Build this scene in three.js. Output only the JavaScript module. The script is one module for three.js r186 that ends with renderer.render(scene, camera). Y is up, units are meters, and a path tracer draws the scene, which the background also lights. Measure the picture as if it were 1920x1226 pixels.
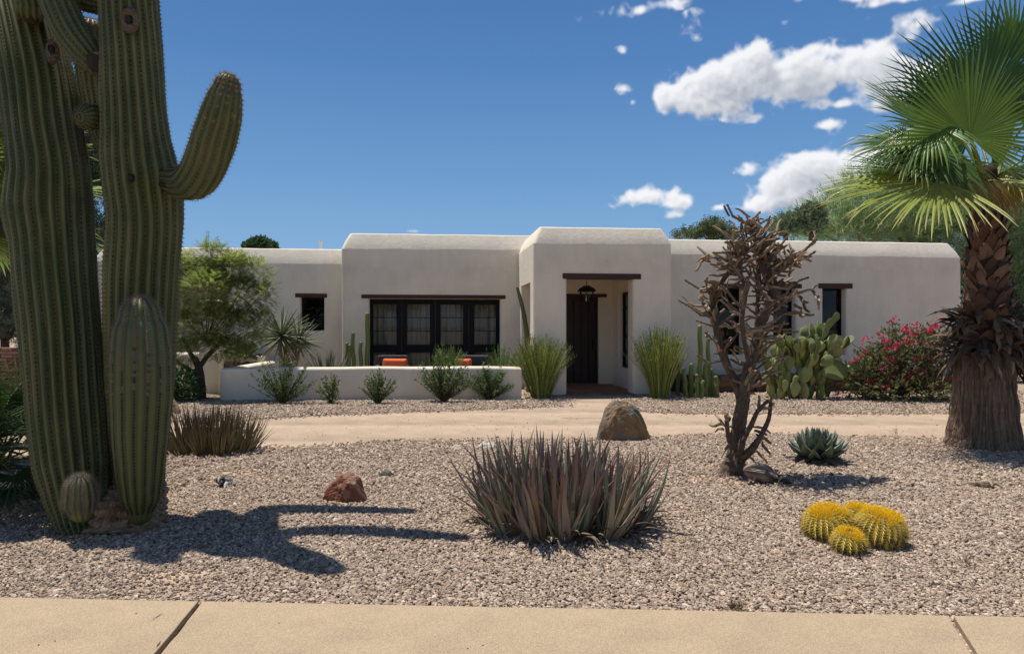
import * as THREE from 'three';
import { mergeGeometries as mergeAll, toCreasedNormals } from 'three/addons/utils/BufferGeometryUtils.js';
import { RoundedBoxGeometry } from 'three/addons/geometries/RoundedBoxGeometry.js';
import { Brush, Evaluator, SUBTRACTION } from 'three-bvh-csg';

// ---------- camera, sky, sun, exposure ----------
const F = 1350, CX = 960, CY = 613, EYE = 1.6;                 // focal length and centre of the photograph in its pixels, eye height
const scene = new THREE.Scene();
const camera = new THREE.PerspectiveCamera(2 * Math.atan(613 / F) * 180 / Math.PI, 1024 / 653, 0.1, 3000);
camera.position.set(0, EYE, 0); camera.lookAt(0, EYE, -10);
const EXPOSURE = 1.42;
const renderer = new THREE.WebGLRenderer();
renderer.toneMapping = THREE.LinearToneMapping; renderer.toneMappingExposure = EXPOSURE;
renderer.shadowMap.enabled = true;
const SUN_AZ = 33 * Math.PI / 180, SUN_EL = 72 * Math.PI / 180;
const L = new THREE.Vector3(Math.cos(SUN_EL) * Math.cos(SUN_AZ), -Math.sin(SUN_EL), Math.cos(SUN_EL) * Math.sin(SUN_AZ));
const sun = new THREE.DirectionalLight(new THREE.Color().setRGB(1, 0.93, 0.83), 4.0);
sun.position.copy(L).multiplyScalar(-60).add(new THREE.Vector3(0, 0, -10)); sun.target.position.set(0, 0, -10);
sun.castShadow = true; sun.shadow.mapSize.set(4096, 4096); sun.shadow.bias = -0.0004;
Object.assign(sun.shadow.camera, { left: -22, right: 22, top: 22, bottom: -22, near: 1, far: 140 });
scene.add(sun, sun.target);

// ---------- numbers ----------
const mergeGeometries = (list) => mergeAll(list.map((g) => (g.index ? g.toNonIndexed() : g)));
const { sin, cos, abs, min, max, floor, sqrt, pow, PI, atan2, exp, hypot } = Math;
const lerp = (a, b, t) => a + (b - a) * t, clamp = (x, a = 0, b = 1) => min(b, max(a, x));
const sstep = (a, b, x) => { const t = clamp((x - a) / (b - a)); return t * t * (3 - 2 * t); };
function RNG(seed) { let s = seed | 0; const f = () => { s = (s + 0x6d2b79f5) | 0; let t = Math.imul(s ^ (s >>> 15), 1 | s); t = (t + Math.imul(t ^ (t >>> 7), 61 | t)) ^ t; return ((t ^ (t >>> 14)) >>> 0) / 4294967296; }; f.r = (a, b) => a + (b - a) * f(); f.g = () => (f() + f() + f() - 1.5) * 1.15; f.pick = (a) => a[floor(f() * a.length)]; return f; }
const hash = (x, y) => { let h = Math.imul(x | 0, 374761393) + Math.imul(y | 0, 668265263); h = Math.imul(h ^ (h >>> 13), 1274126177); return ((h ^ (h >>> 16)) >>> 0) / 4294967296; };
function vnoise(x, y, per = 0) {
  const ix = floor(x), iy = floor(y), fx = x - ix, fy = y - iy, u = fx * fx * (3 - 2 * fx), v = fy * fy * (3 - 2 * fy);
  const m = (a) => per ? ((a % per) + per) % per : a;
  return lerp(lerp(hash(m(ix), m(iy)), hash(m(ix + 1), m(iy)), u), lerp(hash(m(ix), m(iy + 1)), hash(m(ix + 1), m(iy + 1)), u), v);
}
function fbm(x, y, oct = 4, per = 0) { let s = 0, a = 0.5, t = 0; for (let i = 0; i < oct; i++) { s += a * vnoise(x + i * 17 * (per ? 0 : 1), y, per); t += a; x *= 2; y *= 2; per *= 2; a *= 0.5; } return s / t; }
const V = (x, y, z) => new THREE.Vector3(x, y, z);
const P = (px, py, d) => V((px - CX) / F * d, EYE - (py - CY) / F * d, -d);    // a point at depth d
const G = (px, py) => P(px, py, EYE * F / (py - CY));                         // a point on the ground
const toLin = (c) => c <= 0.04045 ? c / 12.92 : pow((c + 0.055) / 1.055, 2.4);
const C = (hex, k = 1) => { const n = parseInt(hex.slice(1), 16); return [(n >> 16) & 255, (n >> 8) & 255, n & 255].map((x) => toLin(x / 255) * k); };
const mixc = (a, b, t) => [lerp(a[0], b[0], t), lerp(a[1], b[1], t), lerp(a[2], b[2], t)];
const mulc = (a, k) => [a[0] * k, a[1] * k, a[2] * k];

// ---------- the sky: clear desert air with fair-weather cumulus ----------
{
  const W = 4096, Hh = 2048, data = new Float32Array(W * Hh * 4);
  const stops = [[-90, 0.2, 0.16, 0.12], [-3, 0.25, 0.22, 0.18], [0, ...C('#b3cbe0')], [6, ...C('#84afd8')], [12, ...C('#6c9bcd')], [20, ...C('#5483bc')], [28, ...C('#4573ac')], [50, ...C('#31578a')], [90, ...C('#284a78')]];
  const air = (e) => { let i = 1; while (i < stops.length - 1 && stops[i][0] < e) i++; const a = stops[i - 1], b = stops[i], t = clamp((e - a[0]) / (b[0] - a[0])); return [lerp(a[1], b[1], t), lerp(a[2], b[2], t), lerp(a[3], b[3], t)]; };
  // puffs as [x, y, half width, half height] on the photograph, kept as azimuth and elevation
  const puffs = [[1285, 185, 62, 36], [1300, 160, 55, 36], [1345, 165, 75, 48], [1400, 160, 75, 62], [1412, 115, 34, 34], [1385, 130, 50, 40], [1450, 150, 55, 34], [1490, 165, 70, 36], [1500, 120, 48, 34], [1540, 98, 44, 38], [1545, 130, 60, 40], [1600, 120, 60, 34], [1650, 112, 46, 26], [1680, 120, 36, 16], [1325, 200, 48, 22], [1245, 182, 22, 18],
    [1640, 150, 50, 30], [1690, 160, 60, 40], [1745, 140, 60, 50], [1600, 190, 28, 18], [1660, 200, 40, 20], [1800, 150, 60, 40],
    [1405, 316, 24, 19], [1545, 300, 44, 26], [1500, 315, 56, 34], [1515, 345, 80, 34], [1470, 345, 60, 32], [1425, 382, 44, 20], [1480, 380, 66, 24], [1600, 300, 50, 26], [1630, 282, 44, 24], [1555, 375, 60, 16], [1560, 330, 60, 26], [1660, 330, 60, 30],
    [1180, 372, 36, 22], [1212, 362, 40, 24], [1250, 378, 46, 24], [1285, 382, 20, 18], [1262, 404, 28, 10],
    [1354, 389, 26, 9], [1168, 94, 18, 9], [1175, 166, 18, 12], [1187, 193, 9, 6], [1562, 233, 30, 12], [1580, 196, 16, 8], [1478, 40, 14, 8], [1240, 8, 46, 14], [1200, 20, 18, 9], [1500, -2, 40, 10], [1700, -6, 120, 12], [1620, -8, 60, 10], [1820, 0, 50, 8], [776, 433, 18, 4]];
  const wisps = [[1130, 28, 44, 16], [1165, 22, 26, 14], [1300, 55, 26, 30], [1545, 20, 40, 18], [1235, 170, 26, 24], [1545, 195, 40, 10], [1700, 60, 90, 40], [1610, 250, 60, 30]];
  const toAE = ([x, y, rx, ry], w) => { const az = atan2(x - CX, F), el = atan2(CY - y, hypot(F, x - CX)), k = cos(az); return { a: az * F, e: el * F, rx: rx * k, ry: ry * k, w }; };
  const blobs = [...puffs.map((p) => toAE(p, p[2] < 20 ? 0.72 : 1)), ...wisps.map((p) => toAE(p, 0.42))];
  const rnd = RNG(91);
  for (let k = 0; k < 95; k++) {                                          // the same kind of sky all round
    const az = rnd.r(0.72, 2 * PI - 0.75), el = rnd.r(0.1, 0.75), size = rnd.r(35, 120), n = 3 + floor(rnd() * 5);
    for (let j = 0; j < n; j++) blobs.push({ a: (az > PI ? az - 2 * PI : az) * F + rnd.g() * size * 1.3, e: el * F + rnd.g() * size * 0.32, rx: size * rnd.r(0.5, 1), ry: size * rnd.r(0.3, 0.55), w: 1 });
  }
  const cell = 128, grid = new Map();
  for (const b of blobs) for (let i = floor((b.a - b.rx * 1.7) / cell); i <= floor((b.a + b.rx * 1.7) / cell); i++) for (let j = floor((b.e - b.ry * 1.9) / cell); j <= floor((b.e + b.ry * 1.9) / cell); j++) { const key = i * 10007 + j; if (!grid.has(key)) grid.set(key, []); grid.get(key).push(b); }
  const dens = (a, e) => {
    const list = grid.get(floor(a / cell) * 10007 + floor(e / cell)); if (!list) return -1;
    let s = 0, flat = 0;
    for (const b of list) { const dy = e - b.e, q = 1 - ((a - b.a) / b.rx) ** 2 - (dy / (dy < 0 ? b.ry * 0.85 : b.ry)) ** 2; if (q > -0.9) s += b.w * pow(clamp((q + 0.9) / 1.9), 2.2); }
    if (s < 0.02) return -1;
    const wx = (fbm(a / 40 + 7, e / 40, 3) - 0.5) * 34, wy = (fbm(a / 40, e / 40 + 31, 3) - 0.5) * 34;
    const n = fbm((a + wx) / 46 + 3, (e + wy) / 40 + 9, 6), m = fbm((a - wy) / 13, (e + wx) / 12, 4), h = abs(2 * fbm((a + wx) / 24 + 40, (e + wy) / 22, 3) - 1);
    return min(s, 1.35) * 0.8 + (n - 0.5) * 1.75 + (m - 0.5) * 0.42 + (0.2 - h) * 0.4 - 0.21;
  };
  const sd = L.clone().negate(), day = C('#f7f8fb'), grey = C('#a3abb8');
  for (let j = 0; j < Hh; j++) {
    const el = ((j + 0.5) / Hh - 0.5) * PI, y = sin(el), ce = cos(el);
    for (let i = 0; i < W; i++) {
      const ph = ((i + 0.5) / W - 0.5) * 2 * PI, x = cos(ph) * ce, z = sin(ph) * ce, o = (j * W + i) * 4;
      const ang = Math.acos(clamp(x * sd.x + y * sd.y + z * sd.z, -1, 1)) * 180 / PI, glow = y > 0 ? 0.9 * exp(-ang / 5) + 0.07 * exp(-ang / 22) : 0;
      let c = air(el * 180 / PI); c = [c[0] + glow, c[1] + glow, c[2] + glow];
      const a = atan2(x, -z) * F, e = el * F;
      if (e > 20) {
        const d = dens(a, e);
        if (d > 0) {
          const al = pow(sstep(-0.02, 0.62, d), 0.8) * 0.98, up = max(dens(a - 5, e + 9), 0), up2 = max(dens(a - 14, e + 26), 0), up3 = max(dens(a - 22, e + 46), 0);
          const lit = clamp(1.0 - 0.25 * up - 0.24 * up2 - 0.24 * up3 + 0.55 * (d - up) * 0.6);
          const k = mixc(grey, day, clamp(lit, 0.12, 1));
          c = mixc(c, mulc(k, 1.0), al);
        }
      }
      data[o] = c[0] / EXPOSURE; data[o + 1] = c[1] / EXPOSURE; data[o + 2] = c[2] / EXPOSURE; data[o + 3] = 1;
    }
  }
  const t = new THREE.DataTexture(data, W, Hh, THREE.RGBAFormat, THREE.FloatType);
  t.mapping = THREE.EquirectangularReflectionMapping; t.magFilter = t.minFilter = THREE.LinearFilter; t.needsUpdate = true;
  scene.background = t; scene.environment = t;
}

// ---------- building helpers ----------
const used = new Map();
function numbered(name) { const n = used.get(name) ?? 0; used.set(name, n + 1); return n ? name + '_' + String(n).padStart(3, '0') : name; }
function tag(o, label, category, group, kind) { o.userData.label = label; if (category) o.userData.category = category; if (group) o.userData.group = group; if (kind) o.userData.kind = kind; return o; }
function thing(name, label, category, at, group, kind) { const o = new THREE.Group(); o.name = numbered(name); o.position.copy(at); o.base = at.clone(); scene.add(o); return tag(o, label, category, group, kind); }
function add(parent, name, geometry, material, label) { const m = new THREE.Mesh(geometry, material); m.name = parent === scene ? numbered(name) : name; m.castShadow = m.receiveShadow = true; if (label) m.userData.label = label; parent.add(m); return m; }
function baseOf(o) { const v = V(0, 0, 0); for (let p = o; p && p !== scene; p = p.parent) if (p.base) return p.base; return v; }

class MB {                                                             // collects vertices in the scene's own metres
  constructor() { this.p = []; this.c = []; this.u = []; this.i = []; }
  get n() { return this.p.length / 3; }
  v(x, y, z, c, u = 0, w = 0) { this.p.push(x, y, z); this.c.push(c[0], c[1], c[2]); this.u.push(u, w); return this.p.length / 3 - 1; }
  t(a, b, c) { this.i.push(a, b, c); }
  q(a, b, c, d) { this.i.push(a, b, c, a, c, d); }
  leaf(p, d, s, len, w, col) {                                            // a pointed leaf: base, two shoulders, tip
    const a = this.v(p.x, p.y, p.z, col), m = 0.45 * len;
    const b = this.v(p.x + d.x * m + s.x * w, p.y + d.y * m + s.y * w, p.z + d.z * m + s.z * w, col), t = this.v(p.x + d.x * len, p.y + d.y * len, p.z + d.z * len, col), e = this.v(p.x + d.x * m - s.x * w, p.y + d.y * m - s.y * w, p.z + d.z * m - s.z * w, col);
    this.i.push(a, b, t, a, t, e);
  }
  geo(base) {
    const g = new THREE.BufferGeometry();
    const p = new Float32Array(this.p); if (base) for (let k = 0; k < p.length; k += 3) { p[k] -= base.x; p[k + 1] -= base.y; p[k + 2] -= base.z; }
    g.setAttribute('position', new THREE.BufferAttribute(p, 3)); g.setAttribute('color', new THREE.BufferAttribute(new Float32Array(this.c), 3)); g.setAttribute('uv', new THREE.BufferAttribute(new Float32Array(this.u), 2));
    g.setIndex(this.i); g.computeVertexNormals(); return g;
  }
  build(parent, name, material, label) { return add(parent, name, this.geo(baseOf(parent)), material, label); }
}
// frames along a polyline, carried without twist
function frames(pts) {
  const out = []; let prev = null;
  for (let k = 0; k < pts.length; k++) {
    const t = pts[min(k + 1, pts.length - 1)].clone().sub(pts[max(k - 1, 0)]).normalize();
    let n = prev ? prev.clone().addScaledVector(t, -prev.dot(t)) : V(1, 0, 0).addScaledVector(t, -t.x);
    if (n.lengthSq() < 1e-6) n = V(0, 0, 1).addScaledVector(t, -t.z);
    n.normalize(); prev = n; out.push({ p: pts[k], t, n, b: t.clone().cross(n) });
  }
  return out;
}
function smoothPath(pts, vals, n) {
  const c = new THREE.CatmullRomCurve3(pts, false, 'centripetal'), P2 = [], R = [], m = pts.length - 1;
  for (let k = 0; k <= n; k++) { const s = k / n * m, i = min(floor(s), m - 1), f = s - i; P2.push(c.getPoint(k / n)); R.push(lerp(vals[i], vals[i + 1], f * f * (3 - 2 * f) * 0.5 + f * 0.5)); }
  return [P2, R];
}
// a closed tube; shape(theta, row) may change its radius
function tube(mb, pts, rads, sides, col, { shape, capStart = false, capEnd = true, colour, uv = [1, 1] } = {}) {
  const f = frames(pts), rows = [];
  const ring = (fr, off, r, k) => { const row = []; for (let s = 0; s <= sides; s++) { const th = s / sides * 2 * PI, rr = r * (shape ? shape(th, k, fr) : 1), x = cos(th) * rr, y = sin(th) * rr; const c = colour ? colour(th, k, col) : col; row.push(mb.v(fr.p.x + fr.t.x * off + fr.n.x * x + fr.b.x * y, fr.p.y + fr.t.y * off + fr.n.y * x + fr.b.y * y, fr.p.z + fr.t.z * off + fr.n.z * x + fr.b.z * y, c, s / sides * uv[0], k / pts.length * uv[1])); } rows.push(row); };
  const N = pts.length - 1, cap = 5;
  if (capStart) for (let k = 0; k < cap; k++) { const a = PI / 2 * (1 - k / cap); ring(f[0], -rads[0] * sin(a), max(rads[0] * cos(a), 1e-4), 0); }
  for (let k = 0; k <= N; k++) ring(f[k], 0, rads[k], k);
  if (capEnd) for (let k = 1; k <= cap; k++) { const a = PI / 2 * k / cap; ring(f[N], rads[N] * sin(a), max(rads[N] * cos(a), 1e-4), N); }
  for (let k = 0; k < rows.length - 1; k++) for (let s = 0; s < sides; s++) mb.q(rows[k][s], rows[k][s + 1], rows[k + 1][s + 1], rows[k + 1][s]);
  return f;
}
function boxUV(g) {                                                        // uv in metres from position, by the face's main axis
  if (g.index) g = g.toNonIndexed();
  const p = g.attributes.position, n = g.attributes.normal, u = new Float32Array(p.count * 2);
  for (let k = 0; k < p.count; k += 3) {
    let nx = 0, ny = 0, nz = 0; for (let j = 0; j < 3; j++) { nx += abs(n.getX(k + j)); ny += abs(n.getY(k + j)); nz += abs(n.getZ(k + j)); }
    for (let j = 0; j < 3; j++) { const x = p.getX(k + j), y = p.getY(k + j), z = p.getZ(k + j); const [a, b] = ny > nx && ny > nz ? [x, z] : nx > nz ? [z, y] : [x, y]; u[(k + j) * 2] = a; u[(k + j) * 2 + 1] = b; }
  }
  g.setAttribute('uv', new THREE.BufferAttribute(u, 2)); return g;
}
const bx = (w, h, d, x, y, z, r = 0) => (r ? new RoundedBoxGeometry(w, h, d, 2, r) : new THREE.BoxGeometry(w, h, d)).translate(x, y, z);
const span = (x0, x1, y0, y1, z0, z1, r = 0) => bx(abs(x1 - x0), abs(y1 - y0), abs(z1 - z0), (x0 + x1) / 2, (y0 + y1) / 2, (z0 + z1) / 2, r);

// ---------- textures and materials ----------
function tex(size, fn, metres, srgb = true) {
  const d = new Uint8Array(size * size * 4);
  for (let y = 0; y < size; y++) for (let x = 0; x < size; x++) { const c = fn(x / size, y / size), o = (y * size + x) * 4; for (let k = 0; k < 3; k++) d[o + k] = clamp(Array.isArray(c) ? c[k] : c) * 255; d[o + 3] = 255; }
  const t = new THREE.DataTexture(d, size, size); t.wrapS = t.wrapT = THREE.RepeatWrapping; t.magFilter = THREE.LinearFilter; t.minFilter = THREE.LinearMipmapLinearFilter; t.generateMipmaps = true; if (srgb) t.colorSpace = THREE.SRGBColorSpace; t.repeat.set(1 / metres, 1 / metres); t.needsUpdate = true; return t;
}
const hx = (h) => { const n = parseInt(h.slice(1), 16); return [(n >> 16) / 255, ((n >> 8) & 255) / 255, (n & 255) / 255]; };
function worley(u, v, n, seed = 0) {                                         // tileable cells: [distance, second distance, id]
  const x = u * n, y = v * n, ix = floor(x), iy = floor(y); let d1 = 9, d2 = 9, id = 0;
  for (let a = -1; a <= 1; a++) for (let b = -1; b <= 1; b++) { const cx = ix + a, cy = iy + b, mx = ((cx % n) + n) % n, my = ((cy % n) + n) % n; const dx = cx + 0.15 + 0.7 * hash(mx + seed, my) - x, dy = cy + 0.15 + 0.7 * hash(mx, my + 57 + seed) - y, d = dx * dx + dy * dy; if (d < d1) { d2 = d1; d1 = d; id = hash(mx * 3 + 1, my * 5 + seed); } else if (d < d2) d2 = d; }
  return [sqrt(d1), sqrt(d2), id];
}
const std = (o) => new THREE.MeshStandardMaterial({ roughness: 0.9, ...o });
const vc = (o = {}) => std({ vertexColors: true, ...o });
const leafy = (tr = 0.35, coat = 0) => new THREE.MeshPhysicalMaterial({ vertexColors: true, roughness: 0.95, transmission: tr, thickness: 0, clearcoat: coat, clearcoatRoughness: 0.35, specularIntensity: 0.4, side: THREE.DoubleSide });
const gravelPal = ['#bfa993', '#b09a85', '#cbb7a1', '#9c8672', '#b79d89', '#a58d7b', '#d6c5b0', '#8d7968', '#c0a58c', '#b29984'].map(hx);
const gravelTex = tex(1024, (u, v) => { const [d1, d2, id] = worley(u, v, 90); const c = gravelPal[floor(id * 10)], k = d2 - d1 < 0.1 ? 0.78 : 1, n = 0.92 + 0.16 * fbm(u * 24, v * 24, 3, 24); return [c[0] * k * n, c[1] * k * n, c[2] * k * n]; }, 2.2);
const gravelBump = tex(1024, (u, v) => { const [d1, d2] = worley(u, v, 90); return clamp((d2 - d1) * 1.6); }, 2.2, false);
const sandTex = tex(1024, (u, v) => { const n = fbm(u * 5, v * 5, 4, 5), g = hash(floor(u * 1024), floor(v * 1024)), s = worley(u, v, 150, 9); const k = 0.84 + 0.2 * n + (g - 0.5) * 0.2 + (s[0] < 0.26 ? (s[2] - 0.5) * 0.34 : 0); const tr = fbm(u * 3 + 5, v * 3, 4, 3) - 0.5, q = k * (1 + 0.12 * tr); return [0.69 * q, 0.608 * q, 0.522 * q]; }, 1.7);
const sandBump = tex(512, (u, v) => 0.5 * fbm(u * 12, v * 12, 3, 12) + 0.5 * hash(floor(u * 512), floor(v * 512)), 1.7, false);
const paveTex = tex(1024, (u, v) => { const n = fbm(u * 4, v * 4, 5, 4), g = hash(floor(u * 1024), floor(v * 1024) + 5), s = worley(u, v, 190, 3); const st = sstep(0.56, 0.72, fbm(u * 7 + 3, v * 7, 4, 7)); const k = 0.86 + 0.14 * n + (g - 0.5) * 0.16 + (s[0] < 0.3 ? (s[2] - 0.55) * 0.4 : 0) - 0.03 * st; return [0.675 * k, 0.598 * k, 0.495 * k]; }, 1.5);
const stuccoTex = tex(1024, (u, v) => { const n = fbm(u * 4, v * 4, 5, 4), st = fbm(u * 26, v * 3, 3, 26), f = hash(floor(u * 1024), floor(v * 1024)); const m = fbm(u * 9 + 2, v * 9, 4, 9), k = 0.92 + 0.08 * n + 0.035 * (st - 0.5) + 0.05 * (f - 0.5) + 0.035 * (m - 0.5); return [0.91 * k, 0.872 * k, 0.80 * k]; }, 3.1);
const stuccoBump = tex(1024, (u, v) => 0.6 * fbm(u * 10, v * 7, 4, 10) + 0.25 * fbm(u * 60, v * 60, 2, 60) + 0.15 * hash(floor(u * 1024), floor(v * 1024)), 3.1, false);
const barkBump = tex(512, (u, v) => { const w = worley(u + 0.03 * fbm(u * 6, v * 6, 3, 6), v * 0.4, 20); return clamp((w[1] - w[0]) * 1.5) * 0.7 + 0.3 * fbm(u * 24, v * 24, 3, 24); }, 1, false);
const woodTex = tex(512, (u, v) => { const n = fbm(u * 3, v * 40, 4, 0), k = 0.55 + 0.75 * n; return [0.26 * k, 0.155 * k, 0.11 * k]; }, 1);
const M = {
  gravel: std({ map: gravelTex, bumpMap: gravelBump, bumpScale: 0.012, roughness: 0.95 }),
  sand: std({ map: sandTex, bumpMap: sandBump, bumpScale: 0.004, roughness: 0.95 }),
  pave: std({ map: paveTex, bumpMap: sandBump, bumpScale: 0.002, roughness: 0.93 }),
  stucco: std({ map: stuccoTex, bumpMap: stuccoBump, bumpScale: 0.012, roughness: 0.95 }),
  wood: std({ map: woodTex, roughness: 0.75 }),
  black: new THREE.MeshPhysicalMaterial({ color: new THREE.Color().setRGB(0.005, 0.006, 0.009), roughness: 0.5, specularIntensity: 0.3 }),
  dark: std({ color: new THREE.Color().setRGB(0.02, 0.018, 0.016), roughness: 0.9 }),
  glass: new THREE.MeshPhysicalMaterial({ color: 0xffffff, transmission: 1, thickness: 0, roughness: 0.0, ior: 1.5, specularIntensity: 0.6 }),
  vc: vc(), vcRough: vc({ roughness: 1 }), vcWax: vc({ roughness: 0.55 }),
  bark: vc({ bumpMap: barkBump, bumpScale: 0.01, roughness: 1 }),
  leaf: leafy(), leafThin: leafy(0.45), leafWax: leafy(0.3, 0.5),
};

// ---------- the ground ----------
const line = (pts) => { const w = pts.map(([x, y]) => G(x, y)).sort((a, b) => a.x - b.x); return (x) => { if (x <= w[0].x) return w[0].z; for (let k = 1; k < w.length; k++) if (x <= w[k].x) { const t = (x - w[k - 1].x) / (w[k].x - w[k - 1].x); return lerp(w[k - 1].z, w[k].z, t); } return w[w.length - 1].z; }; };
const walkEdge = (x) => -4.06 + 0.0488 * (x + 0.1);                           // far edge of the sidewalk
const driveNear = line([[-1400, 862], [-300, 862], [240, 862], [480, 843], [600, 837], [740, 828], [900, 827], [1110, 825], [1225, 822], [1340, 815], [1480, 815], [1590, 819], [1775, 824], [1920, 832], [2700, 850], [3600, 850]]);
const driveFar = line([[-1400, 800], [-100, 800], [458, 788], [600, 779], [740, 774], [900, 768], [1000, 764], [1060, 762], [1200, 772], [1290, 776], [1700, 776], [1920, 774], [2700, 774], [3600, 774]]);
const pathL = G(1045, 762).x, pathR = G(1195, 772).x;
const HA = 6.5 * PI / 180, HO = V(1.88, 0, -19.5);
const bareSpots = [];
const inDrive = (x, z, j = 0) => (z < driveNear(x) + j && z > driveFar(x) + j) || (x > pathL + (-13.2 - z) * 0.09 + j && x < pathR + j && z <= -12 && z > -17.2);
{
  const g = new THREE.PlaneGeometry(900, 900).rotateX(-PI / 2); g.translate(0, -0.012, -200);
  const uv = g.attributes.uv; for (let k = 0; k < uv.count; k++) uv.setXY(k, g.attributes.position.getX(k), g.attributes.position.getZ(k));
  tag(add(scene, 'ground', g, M.gravel), 'wide bed of tan and grey gravel around house and driveway', null, null, 'structure');
  // the driveway and the path to the porch, one sheet of decomposed granite
  const b = new MB(), w = [1, 1, 1], X = []; for (let x = -16; x <= 22; x += 0.25) X.push(x);
  const wob = (x, s) => (fbm(x * 1.3 + s, s, 3) - 0.5) * 0.16;
  let last = null;
  for (const x of X) { const row = [], z0 = driveNear(x) + wob(x, 3), z1 = driveFar(x) + wob(x, 8); for (let k = 0; k <= 6; k++) { const z = lerp(z0, z1, k / 6); row.push(b.v(x, -0.002, z, w, x, z)); } if (last) for (let k = 0; k < 6; k++) b.q(last[k], row[k], row[k + 1], last[k + 1]); last = row; }
  const zt = [-12.6, -13.4, -14.2, -15, -15.8, -17.0].map((z) => { const l = pathL + (-13.2 - z) * 0.09 + wob(z, 4), r = pathR + wob(z, 6); return [b.v(l, 0.002, z, w, l, z), b.v(r, 0.002, z, w, r, z)]; });
  for (let k = 1; k < zt.length; k++) b.q(zt[k - 1][0], zt[k - 1][1], zt[k][1], zt[k][0]);
  tag(b.build(scene, 'driveway', M.sand), 'curving driveway of fine tan decomposed granite with path to porch', null, null, 'structure');
  // bare sandy soil where the gravel is thin
  for (const [c, r] of [[G(1385, 902), 0.62], [G(1180, 882), 0.55], [G(1262, 866), 0.5], [G(440, 890), 0.5], [G(1840, 848), 0.85], [G(1560, 940), 0.35], [G(330, 1090), 0.3], [G(980, 862), 0.4]]) { const p = new MB(), w = [1, 1, 1], o = p.v(c.x, -0.006, c.z, w, c.x, c.z), ring = []; for (let k = 0; k < 40; k++) { const a = k / 40 * 2 * PI, q = r * (0.6 + 0.8 * fbm(cos(a) * 1.6 + c.x * 3, sin(a) * 1.6 + c.z, 3)); ring.push(p.v(c.x + cos(a) * q * 1.3, -0.006, c.z + sin(a) * q * 0.9, w, c.x + cos(a) * q * 1.3, c.z + sin(a) * q * 0.9)); } for (let k = 0; k < 40; k++) p.t(o, ring[(k + 1) % 40], ring[k]); const m = p.build(scene, 'soil_patch', M.sand); m.userData.kind = 'structure'; bareSpots.push([c, r * 1.25]); }
  // sidewalk slabs with open joints
  const walk = thing('sidewalk', 'tan concrete sidewalk along the street edge of the gravel', null, V(0, 0, 0), null, 'structure');
  const xs = [-9.9, -5.9, -1.795, 2.405, 6.4, 10.4], gap = 0.012;
  for (let k = 0; k < xs.length - 1; k++) {
    const a = xs[k] + gap, c = xs[k + 1] - gap, s = new THREE.Shape(), pts = [], sk = -0.11, rr = RNG(40 + k);
    for (let x = a; x < c; x += 0.35) pts.push([x, walkEdge(x) + rr.g() * 0.003]); pts.push([c, walkEdge(c)]);
    const nearZ = (x) => walkEdge(x) + 1.35;
    s.moveTo(pts[0][0], -pts[0][1]); for (const [x, z] of pts.slice(1)) s.lineTo(x, -z);
    const edge = (x, dir) => { const o = []; for (let t = 1; t <= 9; t++) o.push([x - sk * 0 + dir * abs(rr.g()) * 0.006 - 0.116 * sk * 0 + (t / 9) * (k < 2 ? 0.14 : -0.2) * 1.0, 0, t / 9]); return o; };
    const slant = (x) => (x < 0 ? 0.17 : -0.5) * (abs(x) < 3 ? 1 : 0.8);
    for (let t = 1; t <= 10; t++) { const f = t / 10; s.lineTo(c + slant(xs[k + 1]) * f * 1 - abs(rr.g()) * 0.007, -(walkEdge(c) + 1.35 * f)); }
    for (let t = 10; t >= 1; t--) { const f = t / 10; s.lineTo(a + slant(xs[k]) * f + abs(rr.g()) * 0.007, -(walkEdge(a) + 1.35 * f)); }
    const e = new THREE.ExtrudeGeometry(s, { depth: 0.1, bevelEnabled: true, bevelSize: 0.006, bevelThickness: 0.006, bevelOffset: -0.006, bevelSegments: 2 }).rotateX(-PI / 2).translate(0, -0.082, 0);
    add(walk, 'paving_slab', boxUV(e), M.pave);
  }
  add(walk, 'joint_filler', span(-10, 10.5, -0.06, -0.02, -4.6, -2.1), M.dark).userData.kind = 'stuff';
}
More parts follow.
